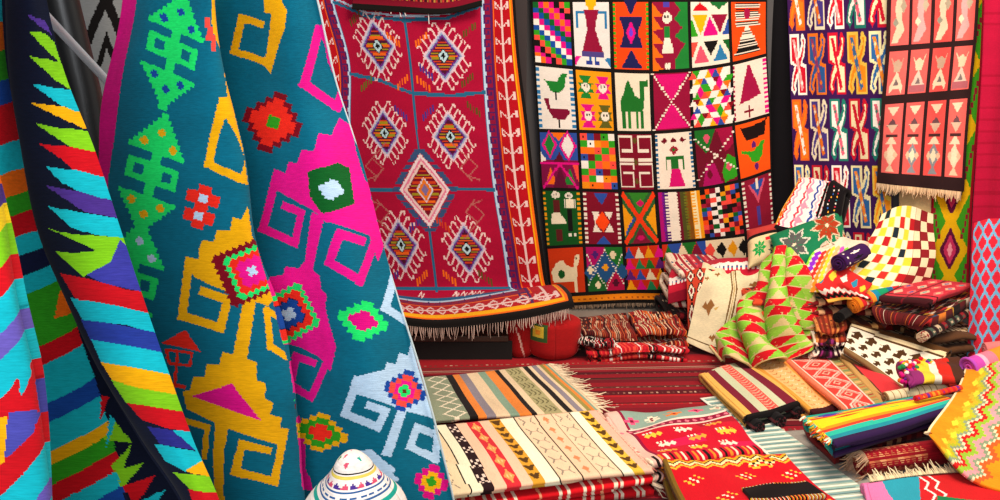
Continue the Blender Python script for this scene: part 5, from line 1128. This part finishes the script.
# rainbow striped folded rug and dark red roll in front of it
c = FC('f0c81c', 220, 90)
ubands(c, [(0,'1c9a8a'),(.08,'e8b81c'),(.16,'d8402a'),(.22,'f0d01c'),(.50,'e8901c'),(.58,'e8402a'),(.66,'2ab8a0'),(.80,'1c8a9c'),(.92,'2e1644'),(1,'k')])
for k, (x, y, w, cc_2) in enumerate(((.12,.15,.1,'4a3a9c'),(.3,.25,.06,'e8401c'),(.12,.5,.1,'4a3a9c'),(.35,.6,.05,'8ac83a'),(.12,.82,.1,'6a3a9c'))): c.dia(x, y, w*.6, .12, cc_2)
Q9 = [PZ(806,417,.175), PZ(836,440,.19), PZ(958,407,.19), PZ(934,393,.185)]
f9, P9 = folded('folded_rug', Q9, c, 3, .023, 130, 220, 'yellow, orange and turquoise rainbow-striped folded rug at lower right', seed=71, jit=.03, disp=lambda U, V: .008*np.sin(U*3.1))
rp2 = random.Random(6)
fringe(f9, P9[0, 20:560:60] if P9.shape[1] > 580 else P9[0, ::40], (-1, -.5, -.6), .022, 120, 'f0d01c', 14, .004, .7, cols=['f0d01c','e8402a','2ab8a0','f0901c','f4ecd0'])
c = FC('9c1020', 160, 220)
for i in range(10):
    for j in range(5): c.dia(j/5+.1, i/22+.02, .1, .03, ('c8704a','a85a3c','d89a6a')[(i+j) % 3])
for j in range(50): c.rect(j/50, .0, j/50+.01, 1, '8a0e1c')
r10, P10 = rolled('rolled_rug', PZ(860,464,.056), PZ(985,446,.058), .054, 4, c, 90, 160, 'dark red rolled rug with a terracotta end in front of the rainbow-striped one')
fringe(r10, P10[0, 10:90:8], (-1, -.4, -.7), .05, 90, 'c8a080', 15, .003, .6, z_min=.01)
# support under the rainbow rug
folded('folded_rug', [q_+np.array([.03, .12, 0]) for q_ in under(Q9, .10, -.1)], generic('5a1420', ['8c2a2a','c8906a','1c1412'], 10, 72), 3, .030, 60, 90, 'dark folded rug flattened under the rainbow-striped one', seed=72)
# multicoloured rug in the bottom right corner
c = FC('c81c20', 180, 240)
c.poly([(0,0),(1,0),(1,.22),(0,.42)], '2a9ab0'); c.poly([(0,0),(.4,0),(1,.12),(1,.2),(0,.12)], 'e87ab0'); c.poly([(.3,0),(1,0),(1,.1)], 'e88a2a')
for k in range(9): c.line([(k/9, .5+.05*(k % 2)), ((k+1)/9, .5+.05*((k+1) % 2))], .018, 'f4e8e0'); c.line([(k/9, .42+.05*(k % 2)), ((k+1)/9, .42+.05*((k+1) % 2))], .018, 'f4e8e0')
c.poly([(.35,.48),(1,.3),(1,.8),(.5,.85)], '1c7a4a')
for x, y in ((.62,.5),(.85,.45),(.8,.62),(.6,.7),(.95,.75)): c.sd(x, y, .1, .06, 4, 'f0c83a'); c.sd(x, y, .08, .048, 4, '7a2a1c'); c.dia(x, y, .04, .025, 'f4e0a0')
f12, P12 = folded('folded_rug', Q(.075, (866,482),(884,545),(1040,530),(990,470)), c, 3, .024, 120, 150, 'turquoise, red and green folded rug in the bottom right corner', seed=73, disp=lambda U, V: ripple(17, U, V, 1.2, .006))
fringe(f12, [P12[4, 0]+np.array([0,.0,.004]), P12[60, 0]+np.array([0,.0,.004]), P12[120, 0]+np.array([0,.0,.004])], (.05, 1, .12), .05, 90, 'ecd8b0', 16, .003, .4, z_min=.04)
# zigzag blanket pouring down at the right edge
c = Cv(0, 0, 40, 60, 5, 'f0901c'); c.frame()
zc = ['f0901c','f0b02c','b8b82c','8a9a7a','f0d8b0','d82420','9ac03a','f09aa0','8a9a7a','f0d8b0','e8602a','f0901c']
ww = [9, 4, 4, 3, 2, 4, 5, 5, 3, 2, 5, 8]; x = 1.6
for k_, w in zip(zc*2, ww*2):
    pts = [(x + (0, 1.1, 2.2, 3.3, 2.2, 1.1)[i % 6], i*1.25) for i in range(-2, 52)]
    st = []
    for i in range(len(pts)-1): st += [pts[i], (pts[i+1][0], pts[i][1])]
    c.poly(st + [(90, 64), (90, -4)], k_); x += w*.46
for i in range(10): c.dia(7+(i % 2)*2, i*6+3, 1.5, 2, 'f4d83a')
c.rect(0, 0, 1.1, 60, 'f0d8b0')
zz, PZZ = cloth('zigzag_blanket', [[(PY(a, b, Y), u, v) for (a, b, Y), u in zip(row, (0, 13, 26, 40))] for row, v in (
  ([(968,364,3.50),(990,357,3.48),(1012,354,3.46),(1040,352,3.46)],0),([(960,382,3.30),(988,382,3.26),(1014,382,3.24),(1046,384,3.22)],15),
  ([(948,402,3.06),(980,410,3.02),(1014,416,3.0),(1050,420,2.98)],30),([(929,428,2.91),(962,444,2.84),(1000,458,2.79),(1040,468,2.76)],48),([(928,436,2.88),(958,464,2.73),(992,483,2.66),(1032,498,2.62)],60))], c, 170, 230, thick=.014, mat=FELT, disp=lambda u, v, K: ripple(97, u, v, 1.3, .010), label='orange and lime zigzag blanket pouring down at the right edge', cat='blanket')
folded('folded_rug', under([PZ(1003,384,.1), PZ(1003,412,.1), PZ(1050,412,.1), PZ(1050,384,.1)], .10, 0), generic('8c3a1c', ['e8902a','c82c2c','1c1412'], 7, 75), 4, .024, 40, 60, 'orange-brown folded rug hidden under the zigzag blanket', seed=75)
# rolls with tufted pink and purple ends
c = FC('f07a90', 60, 60); c.rect(0,0,1,.2,'c84ab0'); c.rect(0,.2,1,.28,'f4b0c8'); c.rect(0,.5,1,1,'f0902c')
r14, P14 = rolled('rolled_rug', PY(968, 368, 3.42), PY(1012, 352, 3.50), .046, 3, c, 60, 60, 'rolled rug with purple tufted end beneath the lattice blanket')
nd = np.array(P14[0, :60]); cen = nd.mean(0)
tubes('tufted_rim', [np.concatenate([nd[::3], nd[:1]])], [.007], ['b84ac0'], r14, COARSE, 8)
rolled('rolled_rug', PY(984, 350, 3.62), PY(1022, 346, 3.60), .036, 3, FC('e87a7a'), 60, 30, 'salmon pink rolled rug behind the purple tufted roll')
# red bundle under the end of the crimson rug, and the low piles beneath the picture kilim
c = FC('a81a1c', 120, 90); c.rect(.55,.26,.67,.54,'3a5a2c'); c.rect(.57,.31,.65,.49,'d8b83a'); c.rect(.595,.36,.625,.44,'e8902a')
for k in range(12): c.rect(.26+k*.01, .45+k*.045, .275+k*.01, .49+k*.045, 'd8a89c'); c.rect(.72-k*.008, .45+k*.045, .735-k*.008, .49+k*.045, 'd8a89c')
for px, w_, lb_ in ((521, 14, 'left red bulging rug roll under the fringe of the crimson rug'), (554, 27, 'red rug roll with a yellow and green square under the fringe corner')):
    b_ = PZ(px, 361, 0); r_ = w_/F*4.2
    aa = np.linspace(0, 2*math.pi, 90); prof = [(0, .45), (.012, .72), (.04, .94), (.10, 1.0), (.15, 1.0), (.19, .96), (.205, .6), (.206, .02)]
    pr_ = cr(np.array(prof), np.linspace(0, 7, 50)); P = np.stack([np.stack([b_[0]+r_*q_*np.sin(aa)*-1, b_[1]+.06+r_*q_*np.cos(aa)*-.8*(1+.04*np.sin(5*aa)), np.full(90, h_+.008)], -1) for h_, q_ in pr_])
    X, Y = np.meshgrid(np.mod((aa[:-1]+aa[1:])/2/(2*math.pi)+.5, 1), np.linspace(1, 0, 49))
    cc = c if px == 554 else FC('9c1618')
    if px == 521:
        for k in range(12): cc.rect(.55-k*.012, .35+k*.05, .57-k*.012, .4+k*.05, 'd8a89c')
    o = sheet('rug_bundle', P, cc.at(X, Y), None, .006, FELT, flip=True); tag(o, lb_, 'rug')
specs = [((588,690,318,330,.10),'8c1c1c','low dark red folded rug under the left half of the picture kilim fringe'),]
def lowfold(px0, px1, py, dep, z, n, gap, c, lb_, seed, grp='folded rugs lying below the picture kilim'):
    a = PZ(px0, py, z); b = PZ(px1, py, z); y1 = a[1]+dep
    return folded('folded_rug', [np.array([a[0], y1, z]), a, b, np.array([b[0], y1, z])], c, n, gap, 60, 130, lb_, group=grp, seed=seed, jit=.06, disp=lambda U, V: ripple(seed, U, V, 1.6, .007))
def speck(bg, cols_, seed, n=26):
    c = FC(bg, 90, 130); r = random.Random(seed)
    for k in range(n):
        y0 = k/n; k1 = r.choice(cols_); c.line([(0, y0), (.35, y0+.05), (.7, y0-.02), (1, y0+.03)], .5/n, k1)
        for j in range(4): c.dia(r.random(), y0, .06, .018, r.choice(cols_))
    return c
lowfold(582, 636, 333, .32, .13, 4, .03, speck('5a1414', ['1c1010','c8a080','8c2a1c','b8502c'], 1), 'dark brown and red folded rug lying left below the picture kilim', 81)
lowfold(638, 686, 331, .32, .14, 4, .033, speck('7a1c18', ['d86a2c','1c1010','e8c8a0','a81c1c'], 2), 'orange and brick folded rug lying right below the picture kilim', 82)
lowfold(588, 688, 349, .16, .075, 3, .023, speck('b81824', ['f0e0d4','1c1010','e04a3a','c81c2c'], 3), 'red folded rug with white and black swirls in front of the low pile', 83)
lowfold(580, 614, 343, .12, .11, 2, .018, speck('140c0c', ['f0e0d4','c81c2c','1c1010'], 4), 'small black and white folded rug end at the left of the low pile', 84)
